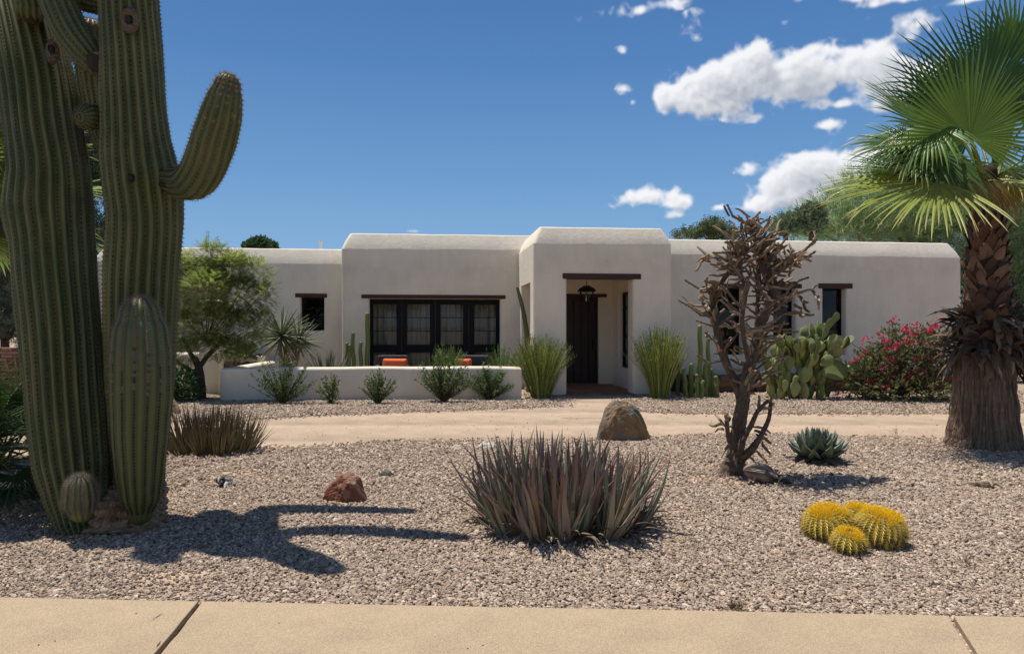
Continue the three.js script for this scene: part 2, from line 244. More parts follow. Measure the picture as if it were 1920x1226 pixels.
// loose stones of the gravel beds
{
  const bed = thing('gravel', 'loose crushed gravel of tan, grey and pinkish stones', 'gravel', V(0, 0, 0), null, 'stuff');
  const R = RNG(5), kinds = [], spots = [[], [], [], []];
  for (let k = 0; k < 4; k++) {
    const g = new THREE.IcosahedronGeometry(1, 0), p = g.attributes.position, r2 = RNG(70 + k), seen = new Map();
    for (let j = 0; j < p.count; j++) { const key = [p.getX(j), p.getY(j), p.getZ(j)].map((x) => x.toFixed(3)).join(); if (!seen.has(key)) seen.set(key, r2.r(0.72, 1.15)); const s = seen.get(key); p.setXYZ(j, p.getX(j) * s * (1.1 + 0.1 * k), p.getY(j) * s * 0.62, p.getZ(j) * s * (0.8 + 0.07 * k)); }
    g.computeVertexNormals(); kinds.push(g);
  }
  const bare = bareSpots;
  const put = (x, z, size) => { let q = 1; for (const [c, r] of bare) q = min(q, 0.32 + 0.68 * sstep(r * 0.3, r, hypot(x - c.x, (z - c.z) * 1.2) + (fbm(x * 3, z * 3, 2) - 0.5) * r)); if (R() > q * (0.8 + 0.4 * fbm(x * 0.9 + 4, z * 0.9, 3))) return; spots[floor(R() * 4)].push([x, z, size * R.r(0.62, 1.25) * (R() < 0.03 ? 1.7 : 1)]); };
  const scatter = (d0, d1, per, size, test) => { const lim = (d) => 0.80 * d + 0.7, area = (d1 - d0) * 2 * lim(d1), n = floor(area * per); for (let k = 0; k < n; k++) { const d = R.r(d0, d1), x = R.r(-1, 1) * lim(d1); if (abs(x) > lim(d)) continue; if (test(x, -d)) put(x, -d, size); } };
  const front = (x, z) => z < walkEdge(x) - 0.012 + max(0, R.g()) * 0.02 && z > driveNear(x) - abs(R.g()) * 0.3 + 0.1;
  scatter(3.6, 5.2, 5000, 0.0108, front); scatter(5.2, 7.2, 3700, 0.0122, front); scatter(7.2, 11.2, 2100, 0.0148, front);
  scatter(11.5, 18, 950, 0.0185, (x, z) => !inDrive(x, z, R.g() * 0.25) && z < driveNear(x) && !(x > -6.2 && x < 0.3 && z < -15.75));
  scatter(9.5, 15, 9, 0.008, (x, z) => inDrive(x, z));
  scatter(3.0, 4.2, 5, 0.006, (x, z) => z > walkEdge(x) + 0.02);
  const m4 = new THREE.Matrix4(), q = new THREE.Quaternion(), e = new THREE.Euler(), col = new THREE.Color(), pal = ['#c4ad97', '#b59f88', '#d1bda6', '#9d8772', '#bda38d', '#aa907b', '#dccbb6', '#88735f', '#c6aa8e', '#b2967f', '#bda996', '#a28c7a'].map((h) => { const c = C(h, 0.79), y = (c[0] + c[1] + c[2]) / 3; return mixc(c, [y * 1.2, y * 0.98, y * 0.8], 0.4); });
  const sm = std({ roughness: 0.95 });
  kinds.forEach((g, k) => {
    const im = new THREE.InstancedMesh(g, sm, spots[k].length); im.name = 'stones'; im.castShadow = im.receiveShadow = true; im.userData.kind = 'stuff';
    spots[k].forEach(([x, z, s], j) => { e.set(R.g() * 0.55, R() * 6.3, R.g() * 0.55); q.setFromEuler(e); const onWalk = z > walkEdge(x) + 0.02; m4.compose(V(x, (onWalk ? 0.024 : 0) + s * R.r(-0.1, 0.62), z), q, V(s, s, s)); im.setMatrixAt(j, m4); const c = R.pick(pal), w = R.r(0.8, 1.15); col.setRGB(c[0] * w, c[1] * w, c[2] * w); im.setColorAt(j, col); });
    bed.add(im);
  });
}

// ---------- the house ----------
const eX = V(cos(HA), 0, -sin(HA)), eZ = V(sin(HA), 0, cos(HA));
function H(px, py, zl) { const rel = V(0, EYE, 0).sub(HO), D = V((px - CX) / F, (CY - py) / F, -1), t = (zl - rel.dot(eZ)) / D.dot(eZ); return [rel.dot(eX) + D.dot(eX) * t, EYE + D.y * t]; }
const toWorld = (x, y, z) => HO.clone().addScaledVector(eX, x).addScaledVector(eZ, z).add(V(0, y, 0));
const house = new THREE.Group(); house.name = 'adobe_house'; house.position.copy(HO); house.rotation.y = HA; house.base = V(0, 0, 0); scene.add(house);
tag(house, 'low white adobe house with flat roof, dark timber lintels and open porch', 'house');
function adobe(x0, x1, zb, zf, h, ch, ln, seed) {
  const levels = [[-0.15, 0], [0.4, 0], [1.2, 0], [2, 0], [2.7, 0], [h - ch - 0.12, 0], [h - ch - 0.012, 0.001], [h - ch + 0.012, ln * 0.05], [h - ch * 0.55, ln * 0.45], [h - 0.09, ln * 0.9], [h - 0.035, ln + 0.01], [h - 0.01, ln + 0.04], [h, ln + 0.1]];
  const b = new MB(), w = [1, 1, 1], r = 0.09, rows = [];
  const outline = (ins) => { const o = [], X0 = x0 + ins, X1 = x1 - ins, Z0 = zb + ins, Z1 = zf - ins, cs = [[X1 - r, Z1 - r, PI / 2], [X1 - r, Z0 + r, 0], [X0 + r, Z0 + r, -PI / 2], [X0 + r, Z1 - r, -PI]];
    const nX = floor((x1 - x0) / 0.3), nZ = floor((zf - zb) / 0.5);
    for (let k = 0; k < 4; k++) { const [cx, cz, a0] = cs[k]; for (let j = 0; j <= 9; j++) { const a = a0 - j / 9 * PI / 2; o.push([cx + cos(a) * r, cz + sin(a) * r, cos(a), sin(a)]); } const [nx, nz] = cs[(k + 1) % 4], a = a0 - PI / 2, n = k % 2 ? nX : nZ; for (let j = 1; j < n; j++) { const f = j / n; o.push([lerp(cx, nx, f) + cos(a) * r, lerp(cz, nz, f) + sin(a) * r, cos(a), sin(a)]); } }
    return o; };
  for (const [y, ins] of levels) { const row = []; for (const [x, z, nx, nz] of outline(ins)) { const t = x + z * 1.3, wv = (fbm(t * 0.8 + seed, y * 0.8, 3) - 0.5) * 0.03, top = y > h - ch - 0.1; const dy = top ? (fbm(t * 0.9 + seed * 3, 2.3, 3) - 0.5) * (y > h - 0.1 ? 0.025 : 0.085) : 0; row.push(b.v(x + nx * wv, y + dy, z + nz * wv, w)); } rows.push(row); }
  const n = rows[0].length;
  for (let k = 0; k < rows.length - 1; k++) for (let s = 0; s < n; s++) b.q(rows[k][s], rows[k][(s + 1) % n], rows[k + 1][(s + 1) % n], rows[k + 1][s]);
  const tc = b.v(lerp(x0, x1, 0.5137), h - 0.01, lerp(zb, zf, 0.4871), w), bc = b.v(lerp(x0, x1, 0.4773), -0.15, lerp(zb, zf, 0.5291), w), T = rows[rows.length - 1];
  for (let s = 0; s < n; s++) { b.t(T[s], T[(s + 1) % n], tc); b.t(rows[0][s], bc, rows[0][(s + 1) % n]); }
  return b.geo();
}
// an opening with rounded arrises: cut along z from zf inwards; axis 'x' cuts from a side wall
function cutter(a0, a1, y0, y1, f, depth, fl = 0.05) {
  const b = new MB(), w = [1, 1, 1], rows = [], lev = [[-depth, 0], [-0.08, 0], [-fl, 0]]; for (let k = 1; k <= 4; k++) { const t = k / 4 * PI / 2; lev.push([-fl + fl * sin(t) * 1.02, fl * (1 - cos(t))]); } lev.push([0.17, fl + 0.003]);
  for (const [z, o] of lev) rows.push([[a0 - o, y0 - o], [a1 + o, y0 - o], [a1 + o, y1 + o * 0.3], [a0 - o, y1 + o * 0.3]].map(([x, y]) => b.v(x, y, f + z, w)));
  for (let k = 0; k < rows.length - 1; k++) for (let s = 0; s < 4; s++) b.q(rows[k][s], rows[k][(s + 1) % 4], rows[k + 1][(s + 1) % 4], rows[k + 1][s]);
  b.q(rows[0][3], rows[0][2], rows[0][1], rows[0][0]); const e = rows[rows.length - 1]; b.q(e[0], e[1], e[2], e[3]);
  const g = b.geo().toNonIndexed(); g.computeVertexNormals(); return g;
}
const ev = new Evaluator(); ev.useGroups = false; ev.attributes = ['position', 'normal'];
function carve(geometry, cuts) { let a = new Brush(geometry, M.stucco); a.updateMatrixWorld(); for (const c of cuts) { const k = new Brush(c, M.stucco); k.updateMatrixWorld(); a = ev.evaluate(a, k, SUBTRACTION); }
  const n = a.geometry.drawRange.count, src = a.geometry.index ? a.geometry.toNonIndexed() : a.geometry, g = new THREE.BufferGeometry(), m = min(n, src.attributes.position.count);
  for (const k of ['position', 'normal']) g.setAttribute(k, new THREE.BufferAttribute(src.attributes[k].array.slice(0, m * 3), 3));
  return boxUV(toCreasedNormals(g, 0.235)); }
const sideCut = (x, z0, z1, y0, y1, depth, dir) => cutter(-z1 * dir * -1 < 0 ? min(z0 * -dir, z1 * -dir) : min(z0 * -dir, z1 * -dir), max(z0 * -dir, z1 * -dir), y0, y1, 0, depth).rotateY(dir * PI / 2).translate(x, 0, 0);

const ZP = 2.8, ZR = 1.8, ZL = -0.8;
const xC0 = H(640, 600, 0)[0], xP0 = H(1000, 600, ZP)[0], xP1 = H(1260, 600, ZP)[0], xR1 = H(1804, 600, ZR)[0], xL0 = H(173, 600, ZL)[0];
const hC = H(800, 437.5, -0.1)[1], hP = H(1120, 425, ZP - 0.1)[1], hR = H(1500, 450.5, ZR - 0.1)[1], hL = H(500, 464.5, ZL - 0.1)[1];
// windows of the house as [x0, x1, y0, y1] on their walls
const rect = (p, zl) => { const [x0, y1] = H(p[0], p[2], zl), [x1, y0] = H(p[1], p[3], zl); return [x0, x1, y0, y1]; };
const wL = rect([563, 607, 557, 620], ZL), wins = [[1346, 1393, 540, 665], [1452, 1493, 540, 665], [1544, 1587, 540, 665]].map((p) => rect(p, ZR));
const fd = rect([692, 938, 560, 745], 0); fd[2] = 0.06;
const pO = rect([1063, 1187, 522, 740], ZP), inR = H(1149, 600, 0)[0], sideY = H(984, 531, 2)[1];
pO[2] = 0.02;
const cavL = xP0 + 0.34, ceil = 3.05;
const door = rect([1004, 1123, 556, 724], 0); door[2] = 0.05;
{
  const shell = new Brush(adobe(xC0, H(1243, 600, 0)[0], -7, 0, hC, 0.42, 0.17, 3), M.stucco);
  add(house, 'wall', carve(shell.geometry, [cutter(fd[0], fd[1], fd[2], fd[3], 0, 2.2), cutter(door[0], door[1], door[2] - 0.2, door[3], 0, 0.4, 0.02)]), M.stucco, 'tall middle wall with the wide glass doors');
  const pg = adobe(xP0, xP1, -0.12, ZP, hP, 0.4, 0.15, 11);
  const cav = new THREE.BoxGeometry(inR - cavL, ceil + 0.2, ZP - 0.42 + 0.5).translate((inR + cavL) / 2, ceil / 2 - 0.1, (ZP - 0.42 - 0.5) / 2);
  const sideWin = [0.62, 2.05];
  add(house, 'wall', carve(pg, [cav, cutter(pO[0], pO[1], -0.3, pO[3], ZP, 0.9, 0.07), sideCut(xP0, 0.55, 2.25, -0.3, sideY, 0.8, -1), sideCut(inR, sideWin[0], sideWin[1], 0.55, 2.5, 0.3, -1)]), M.stucco, 'entrance porch walls with a square opening and sloped parapet');
  add(house, 'wall', carve(adobe(H(1222, 600, ZR)[0], xR1, -6, ZR, hR, 0.4, 0.17, 23), wins.map((w) => cutter(...w, ZR, 1.61))), M.stucco, 'long right wing wall with three narrow windows');
  add(house, 'wall', carve(adobe(xL0, xC0 + 0.6, -6, ZL, hL, 0.42, 0.17, 37), [cutter(...wL, ZL, 1.6), cutter(xL0 + 0.35, H(424, 600, ZL)[0], -0.3, H(300, 494, ZL)[1], ZL, 3)]), M.stucco, 'left wing wall with one small window and shaded patio opening');
  // timbers
  const beam = (p, zl, th, seed) => { const [x0, x1, y0, y1] = rect(p, zl), r = RNG(seed), g = new RoundedBoxGeometry(x1 - x0, y1 - y0, th, 3, 0.014), q = g.attributes.position; for (let k = 0; k < q.count; k++) q.setXYZ(k, q.getX(k), q.getY(k) + 0.012 * (fbm(q.getX(k) * 3 + seed, 1, 2) - 0.5), q.getZ(k) + 0.01 * (fbm(q.getX(k) * 2 + seed, 9, 2) - 0.5)); return g.translate((x0 + x1) / 2, (y0 + y1) / 2, zl - th / 2 + 0.022); };
  for (const [p, zl, th] of [[[553, 613, 550, 558], ZL, 0.2], [[677, 948, 552, 560.5], 0, 0.2], [[1055, 1202, 512, 523.5], ZP, 0.3], [[1336, 1406, 532, 541], ZR, 0.2], [[1444, 1504, 532, 541], ZR, 0.2], [[1535, 1599, 531, 541], ZR, 0.2], [[990, 1138, 550.5, 557.5], 0, 0.14]]) add(house, 'lintel', beam(p, zl, th, p[0]), M.wood);
  add(house, 'lintel', span(xP0 + 0.1, xP0 + 0.3, sideY, sideY + 0.13, 0.4, 2.4, 0.012), M.wood);
  // windows
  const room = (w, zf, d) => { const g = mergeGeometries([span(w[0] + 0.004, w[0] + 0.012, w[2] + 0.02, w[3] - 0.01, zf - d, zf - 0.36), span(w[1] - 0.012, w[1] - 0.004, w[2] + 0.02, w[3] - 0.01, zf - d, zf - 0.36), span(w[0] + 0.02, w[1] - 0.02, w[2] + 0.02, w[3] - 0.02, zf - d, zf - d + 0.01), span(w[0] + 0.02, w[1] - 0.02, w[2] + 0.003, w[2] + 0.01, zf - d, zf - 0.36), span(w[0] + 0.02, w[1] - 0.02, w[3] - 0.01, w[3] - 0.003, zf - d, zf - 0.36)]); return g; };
  const makeWin = (w, zf, bars) => {
    const [x0, x1, y0, y1] = w, t = 0.055, z = zf - 0.24, gr = new THREE.Group(); gr.name = 'window'; house.add(gr);
    add(gr, 'frame', mergeGeometries([span(x0, x0 + t, y0, y1, z - 0.03, z + 0.03), span(x1 - t, x1, y0, y1, z - 0.03, z + 0.03), span(x0 + t, x1 - t, y0, y0 + t, z - 0.03, z + 0.03), span(x0 + t, x1 - t, y1 - t, y1, z - 0.03, z + 0.03)]), M.black);
    add(gr, 'pane', span(x0 + t, x1 - t, y0 + t, y1 - t, z, z), M.glass);
    if (bars) for (const k of [1, 2]) add(gr, 'glazing_bar', span(x0 + t, x1 - t, lerp(y0, y1, k / 3) - 0.012, lerp(y0, y1, k / 3) + 0.012, z + 0.004, z + 0.024), M.black);
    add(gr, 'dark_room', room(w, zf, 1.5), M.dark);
  };
  makeWin(wL, ZL, true); wins.forEach((w) => makeWin(w, ZR, false));
  {   // the window in the porch's side wall
    const gr = new THREE.Group(); gr.name = 'window'; house.add(gr); const x = inR + 0.14, [z0, z1] = sideWin;
    const bar = (a, b, c, d) => span(x - 0.03, x + 0.03, c, d, a, b);
    add(gr, 'frame', mergeGeometries([bar(z0, z0 + 0.06, 0.55, 2.5), bar(z1 - 0.06, z1, 0.55, 2.5), bar(z0 + 0.06, z1 - 0.06, 0.55, 0.61), bar(z0 + 0.06, z1 - 0.06, 2.44, 2.5), bar((z0 + z1) / 2 - 0.02, (z0 + z1) / 2 + 0.02, 0.61, 2.44), ...[1, 2, 3, 4].map((k) => bar(z0 + 0.06, (z0 + z1) / 2 - 0.02, 0.55 + k * 0.39 - 0.012, 0.55 + k * 0.39 + 0.012)), ...[1, 2, 3, 4].map((k) => bar((z0 + z1) / 2 + 0.02, z1 - 0.06, 0.55 + k * 0.39 - 0.012, 0.55 + k * 0.39 + 0.012))]), M.black);
    add(gr, 'pane', span(x + 0.035, x + 0.035, 0.6, 2.45, z0 + 0.05, z1 - 0.05), M.glass); add(gr, 'blind', span(x + 0.1, x + 0.12, 0.56, 2.49, z0 + 0.01, z1 - 0.01), M.dark);
  }
  // four glazed door leaves with curtains behind
  const z = -0.26, gl = [[700, 743], [763, 806], [826, 868], [889, 930]].map(([a, b]) => [H(a, 600, z)[0], H(b, 600, z)[0]]);
  const yT = H(820, 571, z)[1], yM1 = H(820, 646, z)[1], yM0 = H(820, 661, z)[1], yB = 0.32, m1 = H(820, 595.5, z)[1], m2 = H(820, 621, z)[1];
  const jam = [fd[0], (gl[0][1] + gl[1][0]) / 2, (gl[1][1] + gl[2][0]) / 2, (gl[2][1] + gl[3][0]) / 2, fd[1]];
  add(house, 'door_frame', mergeGeometries([span(fd[0], fd[0] + 0.05, 0.06, fd[3], z - 0.06, z + 0.06), span(fd[1] - 0.05, fd[1], 0.06, fd[3], z - 0.06, z + 0.06), span(fd[0] + 0.05, fd[1] - 0.05, fd[3] - 0.05, fd[3], z - 0.06, z + 0.06)]), M.black);
  gl.forEach(([a, b], k) => {
    const gr = new THREE.Group(); gr.name = 'glass_door'; house.add(gr);
    const l = jam[k] + (k ? 0.008 : 0.052), r = jam[k + 1] - (k < 3 ? 0.008 : 0.052), top = fd[3] - 0.055, s = (x0, x1, y0, y1, w = 0.025) => span(x0, x1, y0, y1, z - w, z + w);
    add(gr, 'frame', mergeGeometries([s(l, a, 0.08, top), s(b, r, 0.08, top), s(a, b, yT, top), s(a, b, yM0, yM1), s(a, b, 0.08, yB)]), M.black);
    add(gr, 'glazing_bar', s(a, b, m1 - 0.009, m1 + 0.009, 0.014), M.black); add(gr, 'glazing_bar', s(a, b, m2 - 0.009, m2 + 0.009, 0.014), M.black);
    add(gr, 'pane', span(a, b, yM1, yT, z, z), M.glass); add(gr, 'pane', span(a, b, yB, yM0, z, z), M.glass);
    if (k === 1 || k === 2) add(gr, 'handle', span(k === 1 ? b + 0.05 : a - 0.07, k === 1 ? b + 0.07 : a - 0.05, 0.95, 1.2, z + 0.03, z + 0.06, 0.008), M.black);
  });
  const cur = new MB(), cc = C('#97968b'); let lastRow = null;
  for (let k = 0; k <= 220; k++) { const x = lerp(fd[0] + 0.04, fd[1] - 0.04, k / 220), zz = -0.62 + 0.045 * sin(k * 0.62 + 2.2 * fbm(k * 0.06, 3, 2)) + 0.02 * fbm(k * 0.3, 8, 2), row = [cur.v(x, 0.09, zz, cc), cur.v(x, fd[3] - 0.03, zz * 0.97, cc)]; if (lastRow) cur.q(lastRow[0], row[0], row[1], lastRow[1]); lastRow = row; }
  cur.build(house, 'curtain', leafy(0.3), 'pale pleated curtain behind the glass doors');
  // plank door, porch floor
  const dr = new THREE.Group(); dr.name = 'front_door'; house.add(dr);
  const dm = std({ map: woodTex, color: new THREE.Color().setRGB(0.3, 0.24, 0.22), roughness: 0.5 });
  for (let k = 0; k < 8; k++) { const a = lerp(door[0] + 0.05, door[1] - 0.05, k / 8), b = lerp(door[0] + 0.05, door[1] - 0.05, (k + 1) / 8); add(dr, 'plank', span(a + 0.004, b - 0.004, 0.08, door[3] - 0.05, -0.2, -0.15, 0.005), dm); }
  add(dr, 'door_frame', mergeGeometries([span(door[0], door[0] + 0.05, 0.05, door[3], -0.22, -0.12), span(door[1] - 0.05, door[1], 0.05, door[3], -0.22, -0.12), span(door[0] + 0.05, door[1] - 0.05, door[3] - 0.05, door[3], -0.22, -0.12)]), dm);
  add(dr, 'handle', mergeGeometries([span(door[1] - 0.16, door[1] - 0.13, 0.95, 1.3, -0.13, -0.1, 0.01), span(door[1] - 0.16, door[1] - 0.13, 0.97, 1.0, -0.15, -0.12), span(door[1] - 0.16, door[1] - 0.13, 1.25, 1.28, -0.15, -0.12)]), M.black);
  const fl = new THREE.Group(); fl.name = 'porch_floor'; house.add(fl);
  add(fl, 'slab', span(xP0 + 0.05, xP1 - 0.4, -0.1, 0.035, -0.15, ZP + 0.02), std({ color: new THREE.Color().setRGB(0.2, 0.13, 0.095) }));
  const R = RNG(77), tm = [0, 1, 2, 3].map((k) => std({ color: new THREE.Color().setRGB(...C(['#8a5f4b', '#7d5643', '#94705b', '#86604f'][k])), roughness: 0.7 })), tg = new RoundedBoxGeometry(0.3, 0.03, 0.3, 1, 0.006);
  for (let x = xP0 + 0.22; x < inR + 0.1; x += 0.31) for (let zz = 0.16; zz < ZP - 0.1; zz += 0.31) add(fl, 'tile', tg, R.pick(tm)).position.set(x, 0.038 + R.r(0, 0.002), zz);
  // roof pipe
  const vp = H(601, 466, -2.5); add(house, 'vent_pipe', mergeGeometries([new THREE.CylinderGeometry(0.04, 0.04, 0.5, 12).translate(vp[0], vp[1] - 0.05, -2.5), new THREE.CylinderGeometry(0.055, 0.055, 0.05, 12).translate(vp[0], vp[1] + 0.19, -2.5)]), std({ color: 0xcfcfca }));
  // back wall and timber ceiling of the covered patio in the left wing
  const px1 = H(424, 600, ZL)[0], cy = H(300, 494, ZL)[1];
  const rf = new THREE.Group(); rf.name = 'patio_ceiling'; house.add(rf);
  for (let x = xL0 + 0.5; x < px1; x += 0.6) add(rf, 'beam', span(x, x + 0.14, cy - 0.2, cy - 0.01, ZL - 2.95, ZL - 0.3, 0.01), M.wood);
  add(house, 'fascia', span(xL0 + 0.3, px1 + 0.45, cy - 0.08, cy + 0.17, ZL - 0.1, ZL + 0.08, 0.015), M.dark, 'dark timber fascia over the patio opening');
}
// lantern hanging in the porch
{
  const at = P(1100, 500, 17.25), t = thing('hanging_lantern', 'black iron lantern with tapered glass body hanging inside the porch opening', 'lantern', at);
  const y = (py) => P(1100, py, 17.25).y - at.y, s = 17.25 / F, m = M.black, r4 = (r0, r1, y0, y1) => new THREE.CylinderGeometry(r1 * s * 1.2, r0 * s * 1.2, y1 - y0, 6).translate(0, (y0 + y1) / 2, 0);
  add(t, 'chain', new THREE.CylinderGeometry(0.008, 0.008, 3.05 - at.y - y(536), 6).translate(0, (3.05 - at.y + y(536)) / 2, 0), m);
  add(t, 'roof', mergeGeometries([r4(13, 5, y(541), y(535.5)), r4(16, 13, y(545.5), y(541)), r4(15, 16, y(547), y(545.5))]), m);
  const bars = []; for (let k = 0; k < 6; k++) { const a = k * PI / 3 + PI / 6, g = new THREE.CylinderGeometry(0.011, 0.011, y(547) - y(566), 5); g.translate(0, 0, 0); g.applyMatrix4(new THREE.Matrix4().makeShear(0, 0, (4.5 * s * 1.2 * cos(a)) / (y(547) - y(566)), 0, (4.5 * s * 1.2 * sin(a)) / (y(547) - y(566)), 0)); bars.push(g.translate(cos(a) * 9.2 * s * 1.2, (y(547) + y(566)) / 2, sin(a) * 9.2 * s * 1.2)); }
  add(t, 'cage', mergeGeometries([...bars, r4(7.5, 7.5, y(567.5), y(566)), r4(9, 9.2, y(558), y(557))]), m);
  add(t, 'glass_body', new THREE.CylinderGeometry(10.6 * s * 1.2, 6.4 * s * 1.2, y(547) - y(566), 6, 1, true).translate(0, (y(547) + y(566)) / 2, 0), M.glass);
  add(t, 'candle_tube', new THREE.CylinderGeometry(0.025, 0.025, 0.13, 10).translate(0, y(560), 0), std({ color: 0xd8d2c2 }));
}
// low patio wall, garden wall, stone planters
const soft = (x0, x1, h, z0, z1, seed, r = 0.07) => { const b = new MB(), w = [1, 1, 1], rows = [], lev = [[-0.1, 0], [h * 0.4, 0], [h * 0.7, 0]]; for (let k = 0; k <= 6; k++) { const a = k / 6 * PI / 2; lev.push([h - r + r * sin(a), r * (1 - cos(a))]); } const nx = max(2, floor((x1 - x0) / 0.25));
  for (const [y, ins] of lev) { const o = [], a0 = x0 + ins, a1 = x1 - ins, c0 = z0 + ins, c1 = z1 - ins; for (let k = 0; k <= nx; k++) o.push([lerp(a0, a1, k / nx), c1, 0, 1]); o.push([a1, (c0 + c1) / 2, 1, 0]); for (let k = nx; k >= 0; k--) o.push([lerp(a0, a1, k / nx), c0, 0, -1]); o.push([a0, (c0 + c1) / 2, -1, 0]); rows.push(o.map(([x, z, nx2, nz2]) => { const wv = (fbm(x * 1.1 + seed, y * 1.3, 3) - 0.5) * 0.035; return b.v(x + nx2 * wv, y + (y > h * 0.75 ? (fbm(x * 0.9 + seed, 5, 2) - 0.5) * 0.03 : 0), z + nz2 * wv, w); })); }
  const n = rows[0].length; for (let k = 0; k < rows.length - 1; k++) for (let s = 0; s < n; s++) b.q(rows[k][s], rows[k][(s + 1) % n], rows[k + 1][(s + 1) % n], rows[k + 1][s]);
  const T = rows[rows.length - 1], c = b.v((x0 + x1) / 2, h, (z0 + z1) / 2, w); for (let s = 0; s < n; s++) b.t(T[s], T[(s + 1) % n], c); return boxUV(b.geo()); };
function between(name, label, a, b, h, th, seed) { const t = thing(name, label, 'wall', a); t.rotation.y = atan2(-(b.z - a.z), b.x - a.x); t.base = V(0, 0, 0); add(t, 'stucco_body', soft(0, hypot(b.x - a.x, b.z - a.z), h, -th, 0, seed), M.stucco); return t; }
{
  const a = G(412, 751), b = G(978, 748.5), t = between('patio_wall', 'low white rounded stucco wall in front of the patio', a, b, 0.715, 0.3, 2);
  add(t, 'return_wall', soft(0, 0.3, 0.71, -3.6, -0.31, 6), M.stucco);
  const c = P(190, 750, 17.3), d = P(409, 750, 17.3); c.y = d.y = 0; between('garden_wall', 'shaded white stucco wall behind the small feathery tree', c, d, 0.985, 0.3, 9);
  const p = P(393, 600, 17.26); p.y = 0; const pier = thing('patio_pillar', 'square white stucco pillar behind the feathery tree', 'pillar', p); pier.rotation.y = HA; add(pier, 'stucco_body', soft(-0.24, 0.2, 2.25, -0.42, 0.04, 13, 0.06), M.stucco);
}
const stoneGeo = (seed, flat = 0.5) => { const g = new THREE.IcosahedronGeometry(1, 1), p = g.attributes.position; g.deleteAttribute("uv"); for (let j = 0; j < p.count; j++) { const x = p.getX(j), y = p.getY(j), z = p.getZ(j), k = 0.8 + 0.5 * fbm(x * 1.6 + seed * 7.1 + y, z * 1.6 + y * 1.3 + seed, 3); p.setXYZ(j, sign3(x) * k, sign3(y) * k, sign3(z) * k); } g.computeVertexNormals(); return g; };
const sign3 = (x) => Math.sign(x) * pow(abs(x), 0.62);
{
  const cols = ['#6b5246', '#5c4a42', '#7a5f50', '#554640', '#6f4f42'].map((h) => std({ color: new THREE.Color().setRGB(...C(h)), bumpMap: stuccoBump, bumpScale: 0.02 })), geos = [0, 1, 2, 3, 4].map((k) => stoneGeo(k + 3));
  const planter = (label, a, b, h, th, seed, capped) => { const t = thing('stone_planter', label, 'planter', a), len = hypot(b.x - a.x, b.z - a.z), R = RNG(seed); t.rotation.y = atan2(-(b.z - a.z), b.x - a.x);
    add(t, 'soil_core', span(0.04, len - 0.04, -0.1, h - 0.05, -th, -0.07), std({ color: new THREE.Color().setRGB(0.07, 0.05, 0.04) }));
    for (let y = 0.07; y < h - 0.04; y += 0.145) for (let x = 0.05 + R.r(0, 0.1); x < len - 0.1;) { const w = R.r(0.09, 0.2); const m = add(t, 'stone', R.pick(geos), R.pick(cols)); m.position.set(x + w, y + R.r(-0.015, 0.015), -0.07); m.scale.set(w, R.r(0.075, 0.095), 0.11); m.rotation.set(R.r(-0.1, 0.1), R.pick([0, PI]) + R.r(-0.1, 0.1), R.r(-0.1, 0.1)); x += w * 1.95; }
    if (capped) add(t, 'stucco_cap', soft(0, len, 0.09, -th, -0.02, seed, 0.03).translate(0, h - 0.02, 0), M.stucco); return t; };
  const on = (px, py, zl) => { const [x] = H(px, py, zl); return toWorld(x, 0, zl); };
  planter('reddish stone planter wall along the right wing behind the cacti', on(1268, 740, 2.35), on(1790, 740, 2.35), 0.45, 0.5, 3, false);
  planter('dark stone planter with white cap behind the left end of the patio wall', P(412, 690, 18.6).setY(0), P(486, 690, 18.5).setY(0), 0.78, 0.6, 8, true);
}

// ---------- saguaro ----------
const inst = (parent, name, g, mat, mats, cols) => { const im = new THREE.InstancedMesh(g, mat, mats.length); im.name = name; im.castShadow = im.receiveShadow = true; im.userData.kind = 'stuff'; mats.forEach((m, k) => im.setMatrixAt(k, m)); if (cols) cols.forEach((c, k) => im.setColorAt(k, c)); parent.add(im); return im; };
function spineCluster(seed, n, len, padR, padCol, col, spread, thin = 0.0007) {
  const b = new MB(), R = RNG(seed);
  if (padR) { const g = [[1, 0], [0.5, 0.87], [-0.5, 0.87], [-1, 0], [-0.5, -0.87], [0.5, -0.87]].map(([x, z]) => b.v(x * padR, 0, z * padR * 1.25, padCol)), top = b.v(0, padR * 0.55, 0, padCol); for (let k = 0; k < 6; k++) b.t(g[k], top, g[(k + 1) % 6]); }
  for (let k = 0; k < n; k++) { const a = k / n * 2 * PI + R.r(-0.3, 0.3), t = spread * R.r(0.35, 1), l = len * R.r(0.6, 1.1), d = V(sin(t) * cos(a), cos(t), sin(t) * sin(a)), s = V(-sin(a), 0, cos(a)), c = mulc(col, R.r(0.75, 1.2)); const w = thin * R.r(0.8, 1.3); for (const q of [s, d.clone().cross(s)]) { const i0 = b.v(q.x * w, 0, q.z * w, c), i1 = b.v(-q.x * w, 0, -q.z * w, c), i2 = b.v(d.x * l, d.y * l, d.z * l, c); b.t(i0, i1, i2); } }
  return b.geo();
}
const MX = (p, y, s) => { const q = new THREE.Quaternion().setFromUnitVectors(V(0, 1, 0), y); return new THREE.Matrix4().compose(p, q, V(s, s, s)); };
